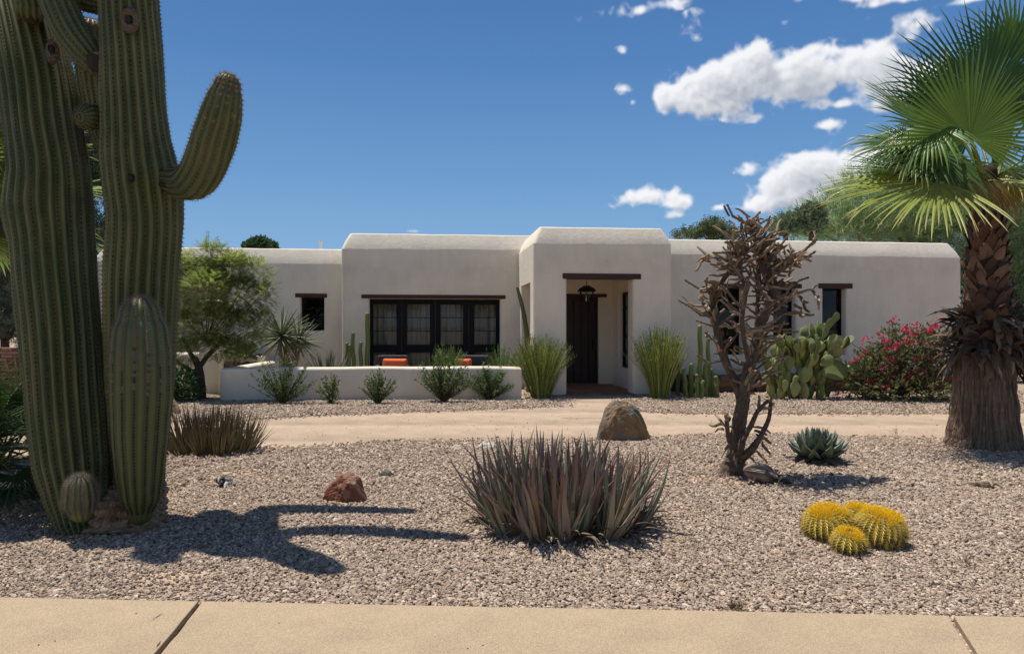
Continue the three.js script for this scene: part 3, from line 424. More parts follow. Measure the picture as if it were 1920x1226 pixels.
// a ribbed column as a part of `root`, with areoles and spines along every rib
function column(root, name, pts, rads, { ribs = 20, depth = 0.17, rows = 90, col, col2, gap = 0.036, cluster, clusterTop, topRows = 0, capStart = false, seed = 1, label, mat = M.vcWax, wander = 0.16, lump = 0.05 }) {
  const [C0, R0] = smoothPath(pts, rads, rows), mb = new MB(), per = 6, off = seed * 0.37;
  const wob = (th, k) => { const y = k / rows; return th + wander * (fbm(y * 5 + seed, 2.1, 2) - 0.5) * 2; };
  const ribAt = (th, k) => { const ph = wob(th + off, k) * ribs / (2 * PI), s = abs((((ph % 1) + 1) % 1) - 0.5) * 2; return 1 - depth * pow(1 - s, 1.5) ; };
  const lum = (th, k) => 1 + lump * (fbm(k / rows * 6 + seed * 3, 1.5 + cos(th) * 0.7, 3) - 0.5) * 2;
  const f = tube(mb, C0, R0, ribs * per, col, { capStart, shape: (th, k) => ribAt(th, k) * lum(th, k), colour: (th, k) => { const n = fbm(th * 3 + seed, k * 0.12, 3), m = fbm(th * 9, k * 0.5 + seed, 2); return mixc(col, col2, clamp(sstep(0.3, 0.75, n) * 0.8 + (m - 0.5) * 0.5)); } });
  const part = mb.build(root, name, mat, label), base = baseOf(root), A = [], B = [], R = RNG(seed * 13);
  for (let r = 0; r < ribs; r++) {
    let acc = 0;
    for (let k = 1; k < C0.length; k++) {
      const seg = C0[k].distanceTo(C0[k - 1]); acc += seg;
      while (acc > gap) {
        acc -= gap; const t = 1 - acc / seg, kk = k - 1 + t;
        let th = (r + 0.5) / ribs * 2 * PI; th = th - off - wander * (fbm(kk / rows * 5 + seed, 2.1, 2) - 0.5) * 2;
        const a = f[k - 1], n = a.n.clone().multiplyScalar(cos(th)).addScaledVector(a.b, sin(th)), rr = lerp(R0[k - 1], R0[k], t) * lum(th, kk) * 0.995, p = C0[k - 1].clone().lerp(C0[k], t).addScaledVector(n, rr).sub(base);
        n.addScaledVector(a.t, 0.12).normalize(); const far = kk / rows;
        (clusterTop && far + R.r(-0.16, 0.16) > 1 - topRows ? B : A).push(MX(p, n, R.r(0.85, 1.15)));
      }
    }
    const e = f[f.length - 1], rr = R0[R0.length - 1];                              // over the dome
    for (let a = 0.15; a < PI / 2 - 0.08; a += gap / max(rr, 0.05)) { let th = (r + 0.5) / ribs * 2 * PI - off - wander * (fbm(5 + seed, 2.1, 2) - 0.5) * 2; const n = e.n.clone().multiplyScalar(cos(th)).addScaledVector(e.b, sin(th)), p = e.p.clone().addScaledVector(n, rr * cos(a) * 0.99).addScaledVector(e.t, rr * sin(a)).sub(base); n.multiplyScalar(cos(a)).addScaledVector(e.t, sin(a)); (clusterTop ? B : A).push(MX(p, n.normalize(), R.r(0.85, 1.15))); }
  }
  if (cluster && A.length) inst(part, 'spines', cluster, M.vcRough, A);
  if (clusterTop && B.length) inst(part, 'spines', clusterTop, M.vcRough, B);
  return part;
}
{
  const at = G(215, 985), t = thing('saguaro_cactus', 'huge twin-trunked saguaro cactus with one upcurved arm, nearest plant to the sidewalk', 'cactus', at);
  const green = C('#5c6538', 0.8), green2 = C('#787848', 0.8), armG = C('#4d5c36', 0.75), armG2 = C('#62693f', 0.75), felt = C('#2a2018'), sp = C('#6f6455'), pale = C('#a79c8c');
  const cl = spineCluster(1, 9, 0.026, 0.0085, felt, sp, 1.25), clTop = spineCluster(2, 16, 0.034, 0.009, C('#6b543c'), C('#b59a74'), 1.2), clPup = spineCluster(3, 8, 0.05, 0.006, C('#57493c'), C('#8f8678'), 1.4, 0.0015), clArm = spineCluster(4, 10, 0.028, 0.007, felt, C('#8d8068'), 1.25);
  const path = (list, f = 1) => [list.map(([x, y, , d]) => P(x, y, d)), list.map(([, , r, d]) => r / F * d * f)];
  let [a, r] = path([[158, 1010, 34, 5.62], [150, 980, 44, 5.68], [145, 930, 57, 5.75], [137, 870, 66, 5.8], [128, 780, 69, 5.87], [116, 656, 70, 5.94], [104, 540, 71, 6.01], [98, 460, 71, 6.06], [90, 398, 76, 6.1], [90, 320, 69, 6.15], [80, 240, 66, 6.21], [66, 150, 64, 6.29], [44, 60, 62, 6.38], [26, -18, 56, 6.48], [18, -46, 42, 6.52]]);
  column(t, 'trunk', a, r, { ribs: 23, rows: 130, depth: 0.22, wander: 0.2, col: green, col2: green2, cluster: cl, seed: 1, label: 'leaning left trunk of the saguaro' });
  [a, r] = path([[258, 1000, 50, 5.95], [258, 950, 46, 5.97], [258, 880, 46, 6.0], [259, 790, 54, 6.0], [262, 700, 60, 6.0], [264, 600, 62, 6.0], [266, 500, 65, 6.0], [271, 410, 67, 6.0], [267, 347, 70, 6.0], [258, 300, 66, 6.0], [253, 250, 60, 6.0], [249, 190, 57, 6.0], [246, 90, 54, 6.0], [241, 0, 52, 6.0], [238, -80, 50, 6.02], [236, -150, 46, 6.05], [236, -190, 38, 6.06]]);
  column(t, 'trunk', a, r, { ribs: 22, rows: 130, depth: 0.22, wander: 0.2, col: green, col2: green2, cluster: cl, seed: 2, label: 'upright right trunk of the saguaro' });
  const arm = (list, seed, o = {}) => { const [p, q] = path(list); return column(t, 'arm', p, q, { ribs: 15, rows: 46, depth: 0.19, col: armG, col2: armG2, cluster: clArm, clusterTop: clTop, topRows: 0.16, gap: 0.034, seed, wander: 0.1, lump: 0.02, capStart: true, ...o }); };
  arm([[318, 338, 26, 5.9], [344, 343, 31, 5.8], [366, 336, 37, 5.68], [385, 305, 40, 5.56], [401, 260, 41, 5.46], [413, 218, 38, 5.38], [421, 182, 32, 5.33], [425, 163, 25, 5.32]], 3, { label: 'right arm of the saguaro curving up against the sky' });
  arm([[200, 132, 15, 6.0], [180, 120, 22, 5.98], [158, 97, 30, 5.95], [132, 58, 32, 5.92], [112, 14, 32, 5.9], [96, -50, 32, 5.88], [88, -140, 30, 5.86], [84, -220, 24, 5.85]], 4);
  arm([[206, 10, 16, 6.1], [180, 0, 26, 6.1], [150, -14, 31, 6.1], [118, -50, 32, 6.1], [96, -130, 30, 6.1], [88, -200, 24, 6.1]], 5);
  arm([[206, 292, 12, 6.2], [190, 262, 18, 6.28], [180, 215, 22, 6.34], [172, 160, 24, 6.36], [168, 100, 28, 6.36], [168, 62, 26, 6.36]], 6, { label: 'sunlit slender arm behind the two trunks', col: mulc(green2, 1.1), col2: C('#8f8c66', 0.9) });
  arm([[205, 222, 18, 6.05], [186, 221, 24, 6.0], [166, 220, 25, 5.9]], 7, { rows: 12, clusterTop: undefined, label: 'short stubby arm between the two trunks' });
  arm([[56, 26, 20, 6.2], [55, 10, 28, 6.04], [52, -14, 28, 6.04], [48, -30, 20, 6.08]], 8);
  arm([[20, 422, 16, 6.06], [0, 424, 22, 6.06], [-30, 415, 34, 6.02], [-52, 370, 36, 6.0], [-62, 300, 34, 6.0], [-66, 240, 26, 6.0]], 9);
  // arms above the frame whose shadows lie on the gravel
  for (const [list, seed] of [[[[-3.05, 4.7, -6.15, 0.09], [-3.0, 4.76, -6.42, 0.12], [-2.6, 4.9, -6.5, 0.135], [-2.2, 5.1, -6.45, 0.13], [-1.85, 5.3, -6.38, 0.1]], 10], [[[-3.1, 4.8, -6.25, 0.09], [-3.45, 4.95, -6.9, 0.15], [-3.45, 5.05, -7.15, 0.17], [-2.95, 5.2, -7.2, 0.13], [-2.4, 5.5, -7.19, 0.09]], 11], [[[-3.2, 4.65, -6.3, 0.1], [-3.6, 4.85, -6.7, 0.16], [-3.88, 4.97, -6.98, 0.16]], 14]]) column(t, 'arm', list.map(([x, y, z]) => V(x, y, z)), list.map((q) => q[3]), { ribs: 13, rows: 30, depth: 0.15, col: green, col2: green2, cluster: clArm, gap: 0.05, seed, capStart: true });
  // pups on the trunks
  [a, r] = path([[262, 962, 22, 5.56], [262, 930, 36, 5.55], [261, 880, 43, 5.54], [262, 800, 50, 5.53], [264, 730, 54, 5.53], [264, 670, 54, 5.53], [263, 620, 48, 5.53], [262, 596, 38, 5.53]]);
  column(t, 'pup', a, r, { ribs: 15, rows: 50, depth: 0.15, col: mulc(green, 0.95), col2: green, cluster: cl, clusterTop: clPup, topRows: 0.32, gap: 0.024, seed: 12, wander: 0.05, lump: 0.02, capStart: true, label: 'grey-spined pup growing against the right trunk' });
  [a, r] = path([[152, 958, 22, 5.36], [150, 938, 29, 5.34], [149, 918, 27, 5.33]]);
  column(t, 'pup', a, r, { ribs: 12, rows: 14, depth: 0.15, col: green, col2: green2, clusterTop: clPup, topRows: 1, gap: 0.016, seed: 13, wander: 0.03, lump: 0.02, capStart: true, label: 'small spiny pup low on the left trunk' });
  // corky bark at the foot
  const bk = new MB(), [ba, br] = path([[236, 1004, 76, 5.80], [240, 975, 66, 5.84], [248, 950, 56, 5.9], [256, 925, 50, 5.96], [257, 900, 48, 5.99]]), [bp, bq] = smoothPath(ba, br, 40);
  tube(bk, bp, bq, 120, C('#5d4a3a'), { capEnd: false, uv: [4, 1], shape: (th, k) => { const w = worley(th / (2 * PI), k / 110, 26); return 0.93 + 0.2 * clamp((w[1] - w[0]) * 1.6) + 0.14 * (fbm(th * 2, k * 0.12, 3) - 0.5) - 0.12 * max(0, k - 30) / 10; }, colour: (th, k) => mixc(C('#6b563f'), C('#b3987c'), clamp(fbm(th * 7, k * 0.6, 3) * 1.5 - 0.2)) });
  bk.build(t, 'bark', M.bark, 'brown corky bark at the foot of the saguaro');
  // nest holes and scars
  const scar = (x, y, d, rx, ry, tilt, hole) => { const p = P(x, y, d).sub(at), k = d / F, g = new THREE.SphereGeometry(1, 28, 18), q = g.attributes.position; for (let j = 0; j < q.count; j++) { const u = q.getX(j), v = q.getY(j), w = q.getZ(j), rr = hypot(u / hole[0], (v - hole[2]) / hole[1]); q.setXYZ(j, u * rx * k * (1 + 0.15 * (fbm(v * 2 + x, 1, 2) - 0.5)), v * ry * k, (w > 0 ? w * (rr < 1 ? -1.6 : 1) : w) * 0.03); } g.computeVertexNormals(); const n = new THREE.Mesh(g, std({ color: new THREE.Color().setRGB(...C(hole[3] ?? '#6d6152')), roughness: 1, bumpMap: barkBump, bumpScale: 0.02 })); n.name = 'nest_hole'; n.position.copy(p); n.rotation.y = tilt; t.add(n);
    const dk = new THREE.Mesh(new THREE.SphereGeometry(1, 16, 10).scale(rx * k * hole[0], ry * k * hole[1], 0.02), M.dark); dk.position.set(0, hole[2] * ry * k, 0.013); dk.name = 'hollow'; n.add(dk); };
  scar(243, 38, 5.765, 17, 26, 0.02, [0.32, 0.3, 0.0]);
  scar(97, 97, 6.07, 12, 24, 0.45, [0.4, 0.32, 0.15]);
  scar(247, 334, 5.705, 6, 8, 0, [0.7, 0.7, 0, '#39352a']); scar(306, 346, 5.76, 9, 6, 0.5, [0.8, 0.6, 0, '#4a3f33']);
  // dark scarred joints where arms meet the trunk
  const jm = std({ color: new THREE.Color().setRGB(0.03, 0.024, 0.018), roughness: 1, bumpMap: barkBump, bumpScale: 0.02 });
  for (const [x, y, d, s] of [[338, 346, 5.83, 17], [183, 119, 5.93, 17], [10, 425, 6.02, 18], [56, 29, 6.06, 13]]) { const g = stoneGeo(x), m = add(t, 'joint', g, jm); m.position.copy(P(x, y, d).sub(at)); m.scale.setScalar(s / F * d); }
}

// ---------- blades and rosettes ----------
// a fleshy leaf along +y, 1 long; bend leans it towards +z, channel hollows its upper side
function fleshy(w, th, { bend = 0.2, curl = 0, channel = 0.5, rows = 10, teeth = 0, tip = 0.0, fat = 0.25, col, colTip, wave = 0 }) {
  const b = new MB(); let y = 0, z = 0, a = -curl; const R = [];
  for (let k = 0; k <= rows; k++) {
    const t = k / rows, ww = w * 0.5 * (t < fat ? lerp(0.72, 1, t / fat) : pow(max(1 - (t - fat) / (1 - fat), 0), 0.85)) + tip, hh = th * (1 - t) + 0.002, c = colTip ? mixc(col, colTip, sstep(0.35, 1, t)) : col, nx = wave * sin(t * 7);
    const ny = sin(a), nz = cos(a);                                            // normal of the upper face
    const e = (x, o) => b.v(x + nx, y + ny * -o, z + nz * o, c, x, t);
    R.push([e(-ww, channel * ww * 0.5), e(0, -channel * ww * 0.35), e(ww, channel * ww * 0.5), e(ww * 0.6, -hh * 0.7 - channel * ww * 0.2), e(0, -hh - channel * ww * 0.35), e(-ww * 0.6, -hh * 0.7 - channel * ww * 0.2)]);
    y += cos(a) / rows; z += sin(a) / rows; a += bend / rows;
    if (teeth && k > 0 && k < rows - 1) for (const s of [0, 2]) { const o = R[k][s] * 3, px = b.p[o], py = b.p[o + 1], pz = b.p[o + 2], d = s ? 1 : -1, tc = C('#b9ae97'); const i0 = b.v(px, py - 0.008, pz, tc), i1 = b.v(px, py + 0.008, pz, tc), i2 = b.v(px + d * teeth, py + 0.006, pz, tc); b.t(i0, i1, i2); }
  }
  for (let k = 0; k < rows; k++) for (let s = 0; s < 6; s++) b.q(R[k][s], R[k + 1][s], R[k + 1][(s + 1) % 6], R[k][(s + 1) % 6]);
  return b.geo();
}
const aim = (m, az, tilt, roll = 0) => { m.rotation.order = 'YXZ'; m.rotation.set(tilt, az, roll); };
function clump(t, leaves, mats, { n, rx, rz, per, len, tilt, R, scaleW = 1, part = 'leaf', mass = null }) {
  const lot = [];
  for (let k = 0; k < n; k++) {
    const q0 = sqrt((k + 0.5) / n), x = q0 * cos(k * 2.39996) + R.g() * 0.06, z = q0 * sin(k * 2.39996) + R.g() * 0.06;
    const out = hypot(x, z), oa = atan2(x * rx, z * rz), a0 = R() * 6.3;
    for (let j = 0; j < per; j++) {
      const f = j / per, l = len * R.r(0.72, 1.08) * (1 - 0.2 * out * out) * (0.6 + 0.4 * min(1, (1 - f) * 1.6)), m = mass ? new THREE.Mesh(R.pick(leaves)) : add(t, part, R.pick(leaves), R.pick(mats)), az = a0 + j * 2.4, ti = lerp(tilt[0], tilt[1], f) * R.r(0.75, 1.25);
      const sp = 0.14 * out + 0.36 * out * out * out, lx = sin(az) * sin(ti) + sin(oa) * sp, lz = cos(az) * sin(ti) + cos(oa) * sp;
      m.position.set(x * rx + sin(az) * 0.035, -0.02, z * rz + cos(az) * 0.035); aim(m, atan2(lx, lz), min(hypot(lx, lz), 1.15), R.r(-0.08, 0.08)); const s = l * scaleW * R.r(0.8, 1.15); m.scale.set(s, l, s);
      if (mass) { m.updateMatrix(); const g = m.geometry.clone().applyMatrix4(m.matrix), k3 = R.pick(mass), cc = g.attributes.color; for (let z3 = 0; z3 < cc.count; z3++) cc.setXYZ(z3, cc.getX(z3) * k3[0], cc.getY(z3) * k3[1], cc.getZ(z3) * k3[2]); lot.push(g); }
    }
  }
  if (mass) add(t, 'inner_leaves', mergeAll(lot), vc({ roughness: 0.6 })).userData.kind = 'stuff';
}
const white = vc({ roughness: 0.6 });
const tint = (hex, k = 1, o = {}) => vc({ color: new THREE.Color().setRGB(...C(hex, k)), roughness: 0.62, ...o });
{
  const one = [1, 1, 1], leaves = [0, 1, 2, 3, 4, 5].map((k) => fleshy(0.105, 0.022, { bend: [0.1, -0.45, 0.45, -0.75, 0.85, -0.3][k], curl: [0, -0.1, 0.1, -0.25, 0.15, 0][k], channel: 0.9, rows: 10, teeth: 0.008, col: one, colTip: [0.88, 0.74, 0.78], wave: [0, 0.012, -0.012, 0.02, 0, 0.01][k] }));
  const mats = ['#8f957c', '#8d826f', '#7f8c74', '#957d68', '#897b76', '#978f7b', '#7a736a', '#a39e84', '#8c7362'].map((h) => tint(h, 1.0, { roughness: 0.5 }));
  const at = G(1056, 988), t = thing('aloe_clump', 'large purple-grey aloe clump in the middle of the gravel bed', 'aloe', at, 'aloe clumps in the gravel'), R = RNG(21);
  clump(t, leaves, mats, { n: 29, rx: 0.62, rz: 0.44, per: 10, len: 0.84, tilt: [0.04, 0.33], R, scaleW: 0.84 });
  clump(t, leaves, mats, { n: 24, rx: 0.6, rz: 0.4, per: 9, len: 0.74, tilt: [0.02, 0.5], R: RNG(27), scaleW: 0.66, mass: ['#8f937c', '#85766a', '#7d8a74', '#8b6f60', '#85767c', '#978d7b'].map((h) => C(h, 0.95)) });
  clump(t, leaves, mats, { n: 7, rx: 0.66, rz: 0.42, per: 5, len: 0.38, tilt: [0.5, 0.9], R });
  const dry = [tint('#8d7d66', 0.7, { roughness: 0.95 }), tint('#6e5d4c', 0.7, { roughness: 0.95 })];
  const dl = [0, 1].map((k) => fleshy(0.1, 0.008, { bend: [1.2, 1.9][k], curl: 0.3, channel: 1.4, rows: 10, col: one }));
  for (let k = 0; k < 55; k++) { const a = R() * 6.3, m = add(t, 'dry_leaf', R.pick(dl), R.pick(dry)); const q = R.r(0.8, 1.08); m.position.set(sin(a) * 0.62 * q, 0.02, cos(a) * 0.45 * q); aim(m, a, R.r(0.5, 1.4), R.r(-0.5, 0.5)); m.scale.setScalar(R.r(0.2, 0.36)); }
  const at2 = G(396, 846), t2 = thing('aloe_clump', 'smaller brown-green aloe clump beside the saguaro at the driveway edge', 'aloe', at2, 'aloe clumps in the gravel');
  const m2 = ['#857c58', '#7c7053', '#918462', '#747349', '#836c56', '#9a8b6a'].map((h) => tint(h, 0.8));
  clump(t2, leaves, m2, { n: 30, rx: 0.54, rz: 0.38, per: 10, len: 0.66, tilt: [0.03, 0.5], R: RNG(29), scaleW: 0.4, mass: ['#857c58', '#7c7053', '#918462', '#6a6a45'].map((h) => C(h, 0.8)) });
  clump(t2, leaves, m2, { n: 26, rx: 0.52, rz: 0.38, per: 10, len: 0.68, tilt: [0.05, 0.45], R: RNG(23), scaleW: 0.44 });
  clump(t2, leaves, m2, { n: 6, rx: 0.58, rz: 0.4, per: 5, len: 0.33, tilt: [0.5, 1.0], R: RNG(25), scaleW: 0.8 });
  // blue-grey agave
  const al = [0, 1].map((k) => fleshy(0.36, 0.045, { bend: [-0.5, -0.35][k], channel: 0.75, rows: 9, fat: 0.55, teeth: 0.012, col: one }));
  const am = ['#7d8b7a', '#73816f', '#899784', '#6b796a'].map((h) => tint(h, 0.78)), at3 = G(1533, 866), t3 = thing('agave', 'blue-green agave rosette on the gravel right of the dry cholla tree', 'agave', at3), R3 = RNG(31);
  for (let k = 0; k < 62; k++) { const f = k / 62, m = add(t3, 'leaf', R3.pick(al), R3.pick(am)), l = lerp(0.30, 0.40, f) * R3.r(0.92, 1.05); m.position.set(0, lerp(0.1, 0.02, f), 0); aim(m, k * 2.39996, lerp(0.06, 1.33, pow(f, 0.9)), 0); m.scale.set(l * lerp(0.75, 1.05, f), l, l); m.translateY(lerp(0, 0.06, f)); }
  const dd = fleshy(0.3, 0.01, { bend: 0.5, channel: 1.2, rows: 8, fat: 0.5, col: one }), dmat = tint('#75675a', 0.55);
  for (let k = 0; k < 16; k++) { const m = add(t3, 'dry_leaf', dd, dmat); m.position.set(0, 0.03, 0); aim(m, k * 2.4 + 1, R3.r(1.35, 1.55), R3.r(-0.2, 0.2)); m.scale.setScalar(R3.r(0.36, 0.44)); }
}

// ---------- golden barrel cacti ----------
{
  const clY = spineCluster(41, 10, 0.058, 0, null, C('#e9d06a'), 1.38, 0.0018), clT = spineCluster(42, 16, 0.05, 0.008, C('#e8bc2c'), C('#f7d83c'), 0.95, 0.0024), clO = spineCluster(43, 9, 0.056, 0, null, C('#8f7b50'), 1.4, 0.0016);
  const barrel = (label, px, py, wpx, hpx, lean, seed) => {
    const at = G(px, py), k = -at.z / F, r = wpx * k / 2 * 0.93, h = hpx * k, R = RNG(seed), ribs = max(16, floor(r * 150)), t = thing('golden_barrel_cactus', label, 'cactus', at, 'golden barrel cacti in one clump'), g = new MB(), rows = 26, S = ribs * 5, ring = [], hs = h * 0.92;
    const prof = (v) => { const a = lerp(-0.5, 0.5, v) * PI; return [pow(max(cos(a), 0), 0.75) * r, hs * (0.5 + 0.5 * sin(a)) - (v > 0.93 ? (v - 0.93) * 0.2 : 0)]; };
    for (let j = 0; j <= rows; j++) { const [rr, y] = prof(j / rows), row = []; for (let s = 0; s <= S; s++) { const th = s / S * 2 * PI, q = abs(((th * ribs / (2 * PI)) % 1) - 0.5) * 2, m = rr * (1 - 0.2 * (1 - q)); row.push(g.v(m * cos(th), y - 0.02, m * sin(th), mixc(C('#5f6a35', 0.8), C('#7a7840', 0.8), fbm(th * 4, j * 0.3, 2)))); } ring.push(row); }
    for (let j = 0; j < rows; j++) for (let s = 0; s < S; s++) g.q(ring[j][s], ring[j + 1][s], ring[j + 1][s + 1], ring[j][s + 1]);
    const body = add(t, 'body', g.geo(), M.vcWax), A = [], B = [], O = [];
    for (let q = 0; q < ribs; q++) for (let v = 0.12; v < 0.985; v += 0.017 / (hs * 1.4)) { const th = q / ribs * 2 * PI, [rr, y] = prof(v), [r2, y2] = prof(v + 0.01), n = V((y2 - y) * cos(th), rr - r2, (y2 - y) * sin(th)).normalize(), p = V(rr * cos(th), y - 0.02, rr * sin(th)), edge = 0.78 + R.r(-0.06, 0.06); (v > edge ? B : v < 0.47 + R.r(-0.14, 0.14) ? O : A).push(MX(p, n, R.r(0.8, 1.15))); }
    inst(body, 'spines', clY, M.vcRough, A); inst(body, 'spines', clO, M.vcRough, O); inst(body, 'spines', clT, M.vcRough, B);
    t.rotation.set(lean[0], 0, lean[1]); return t;
  };
  barrel('left large golden barrel cactus in the clump of four', 1556, 1008, 92, 66, [0.12, 0.16], 1);
  barrel('right large golden barrel cactus, the widest of the clump of four', 1646, 1020, 94, 72, [0.14, -0.12], 2);
  barrel('small round golden barrel cactus in front of the other three', 1590, 1034, 62, 48, [0.2, 0], 3);
  barrel('half hidden golden barrel cactus at the back of the clump', 1612, 988, 70, 46, [0.05, 0], 4);
}

// ---------- fan palms ----------
const DOWN = V(0, -1, 0);
// one fan leaf: petiole from `from` to `hub`, then folded segments round `dir` in the plane across `nrm`
function fan(mb, from, hub, dir, nrm, Rr, { n = 52, spread = 2.5, droop = 0.5, cup = 0.15, col, colTip, petW = 0.03, petCol, R, fused = 0.5, tipDroop = 0.5, torn = 0 }) {
  const d0 = dir.clone().normalize(), z = nrm.clone().addScaledVector(d0, -nrm.dot(d0)).normalize(), x = d0.clone().cross(z);
  const pts = [], m = from.clone().lerp(hub, 0.5).addScaledVector(DOWN, -0.06 * from.distanceTo(hub)); for (let k = 0; k <= 8; k++) { const t = k / 8; pts.push(from.clone().multiplyScalar((1 - t) * (1 - t)).addScaledVector(m, 2 * t * (1 - t)).addScaledVector(hub, t * t)); }
  tube(mb, pts, pts.map((_, k) => petW * (1 - 0.55 * k / 8)), 6, petCol, { shape: (th) => 0.6 + 0.4 * abs(sin(th)) });
  for (let k = 0; k < n; k++) {
    if (R() < torn) continue;
    const a = lerp(-spread, spread, (k + 0.5) / n) + R.g() * spread / n * 0.1, kink = R() < 0.16 ? R.r(1.2, 3.5) : 0, len = Rr * (0.72 + 0.28 * cos(a * 0.55)) * R.r(0.82, 1.06), da = 2 * spread / n, rows = 8, out = z.clone().multiplyScalar(cup).addScaledVector(d0, cos(a)).addScaledVector(x, sin(a)).normalize(), side = x.clone().multiplyScalar(cos(a)).addScaledVector(d0, -sin(a));
    const p = hub.clone(), v = out.clone(), c = mulc(col, R.r(0.8, 1.2)), row = []; const dr = droop * R.r(0.5, 1.5), td = tipDroop * R.r(0.3, 1.7);
    for (let j = 0; j <= rows; j++) {
      const t = j / rows, w = t < fused ? Math.tan(da / 2) * t * len * 1.04 : Math.tan(da / 2) * fused * len * pow(max(1 - (t - fused) / (1 - fused), 0), 0.8) + 0.0007, f = 0.55 * w, cc = mixc(c, colTip, sstep(0.75, 1, t)), nn = v.clone().cross(side).normalize();
      row.push([mb.v(p.x - side.x * w + nn.x * f, p.y - side.y * w + nn.y * f, p.z - side.z * w + nn.z * f, cc), mb.v(p.x, p.y, p.z, mulc(cc, 1.12)), mb.v(p.x + side.x * w + nn.x * f, p.y + side.y * w + nn.y * f, p.z + side.z * w + nn.z * f, cc)]);
      p.addScaledVector(v, len / rows); v.addScaledVector(DOWN, (dr * 0.6 + td * max(0, t - fused) * 4 + (t > 0.62 ? kink : 0)) / rows).normalize();
    }
    for (let j = 0; j < rows; j++) { mb.q(row[j][0], row[j + 1][0], row[j + 1][1], row[j][1]); mb.q(row[j][1], row[j + 1][1], row[j + 1][2], row[j][2]); }
  }
}
{
  const D = 9.7, at = G(1844, 836), t = thing('fan_palm', 'stout fan palm with booted brown trunk at the right edge of the driveway', 'palm tree', at), R = RNG(51), k = D / F;
  const pt = (x, y, dz = 0) => P(x, y, D + dz), b = new MB();
  // lower trunk with cracked bark, flared at the foot
  const rad = [[842, 70], [832, 67], [815, 61], [790, 57], [760, 55], [730, 52], [700, 50], [660, 48]], [tp, tr] = smoothPath(rad.map(([y]) => pt(1846, y)), rad.map(([, r]) => r * k), 60);
  tube(b, tp, tr, 220, C('#6b5646'), { capEnd: false, uv: [7, 1.6], shape: (th, j) => { const u = th / (2 * PI), w = worley((u + 0.004 * fbm(u * 60, j * 0.3, 2)) % 1, j * 0.0012, 60); return 0.965 + 0.055 * clamp((w[1] - w[0]) * 1.4) + 0.05 * (fbm(th * 1.5, j * 0.05, 2) - 0.5) + (j < 6 ? 0.05 * (fbm(th * 14, 1, 2) - 0.3) : 0); }, colour: (th, j) => mixc(C('#4f4034'), C('#957c66'), clamp(fbm(th * 24, j * 0.09, 3) * 1.7 - 0.35)) });
  b.build(t, 'trunk', vc({ bumpMap: barkBump, bumpScale: 0.02, roughness: 1 }), 'bare grey-brown lower trunk with fissured bark');
  const core = new MB(), cr = [[665, 44], [600, 40], [520, 34], [440, 27], [390, 21], [350, 20], [325, 16]]; const [cp, cq] = smoothPath(cr.map(([y]) => pt(1853, y)), cr.map(([, r]) => r * k), 20); tube(core, cp, cq, 20, C('#3a2a20')); core.build(t, 'trunk_core', M.vcRough);
  // old leaf bases
  const boots = [0, 1, 2, 3].map((s) => { const g = new MB(), rows = 6, W = [0.5, 0.56, 0.52, 0.42, 0.3, 0.16, 0.02], r = RNG(60 + s), F2 = []; for (let j = 0; j <= rows; j++) { const q = j / rows, w = W[j] * (1 + 0.12 * r.g()), z = 0.05 + q * q * 0.5, th = 0.06 * (1 - q) + 0.012; F2.push([-1, -0.5, 0, 0.5, 1].map((u) => g.v(u * w + (s - 1.5) * 0.05 * q, q + (j === rows ? -abs(u) * 0.1 : 0), z - u * u * 0.16 * (1 - q * 0.5), [1, 1, 1], u, q)).concat([g.v(0.9 * w, q, z - 0.16 - th, [0.8, 0.75, 0.7]), g.v(-0.9 * w, q, z - 0.16 - th, [0.8, 0.75, 0.7])])); } for (let j = 0; j < rows; j++) for (let u = 0; u < 7; u++) g.q(F2[j][u], F2[j][(u + 1) % 7], F2[j + 1][(u + 1) % 7], F2[j + 1][u]); const o = g.geo(); o.deleteAttribute('color'); return o; });
  const bm = ['#76513c', '#835c44', '#5f4333', '#906b52', '#533c30', '#997a61'].map((h) => std({ bumpMap: barkBump, bumpScale: 0.01, color: new THREE.Color().setRGB(...C(h, 0.95)), roughness: 0.7, side: THREE.DoubleSide }));
  let ang = 0;
  for (let y = 640; y > 352; y -= 1.75) {
    ang += 2.39996; const r0 = (y > 560 ? 39 : lerp(19, 39, pow((y - 352) / 208, 0.75))) * k, s = (y > 430 ? R.r(0.25, 0.31) : R.r(0.2, 0.26)), m = add(t, 'leaf_base', R.pick(boots), R.pick(bm)), c = pt(1850 + (640 - y) * 0.012, y).sub(at);
    m.position.set(c.x + sin(ang) * r0 * 0.86, c.y - s * 0.45, c.z + cos(ang) * r0 * 0.86); aim(m, ang + R.r(-0.12, 0.12), (y > 575 ? 0.22 : -0.04) + R.r(-0.05, 0.12), R.r(-0.28, 0.28)); m.scale.set(s * R.r(0.7, 0.92), s * R.r(0.85, 1.15), s * R.r(0.45, 0.7));
  }
  // skirt of dead leaves
  const strip = [0, 1, 2].map((s) => { const g = new MB(), rows = 7, q = []; for (let j = 0; j <= rows; j++) { const f = j / rows, w = 0.11 * (1 - f * f) + 0.004, o = 0.3 * sin(f * (1.6 + s * 0.5)), e = 0.03 * sin(j * 2.1 + s); q.push([g.v(-w + e, -f, o, [1, 1, 1]), g.v(e, -f, o + w * 0.7, [1, 1, 1]), g.v(w + e, -f, o, [1, 1, 1])]); } for (let j = 0; j < rows; j++) { g.q(q[j][0], q[j][1], q[j + 1][1], q[j + 1][0]); g.q(q[j][1], q[j][2], q[j + 1][2], q[j + 1][1]); } const o = g.geo(); o.deleteAttribute('color'); return o; });
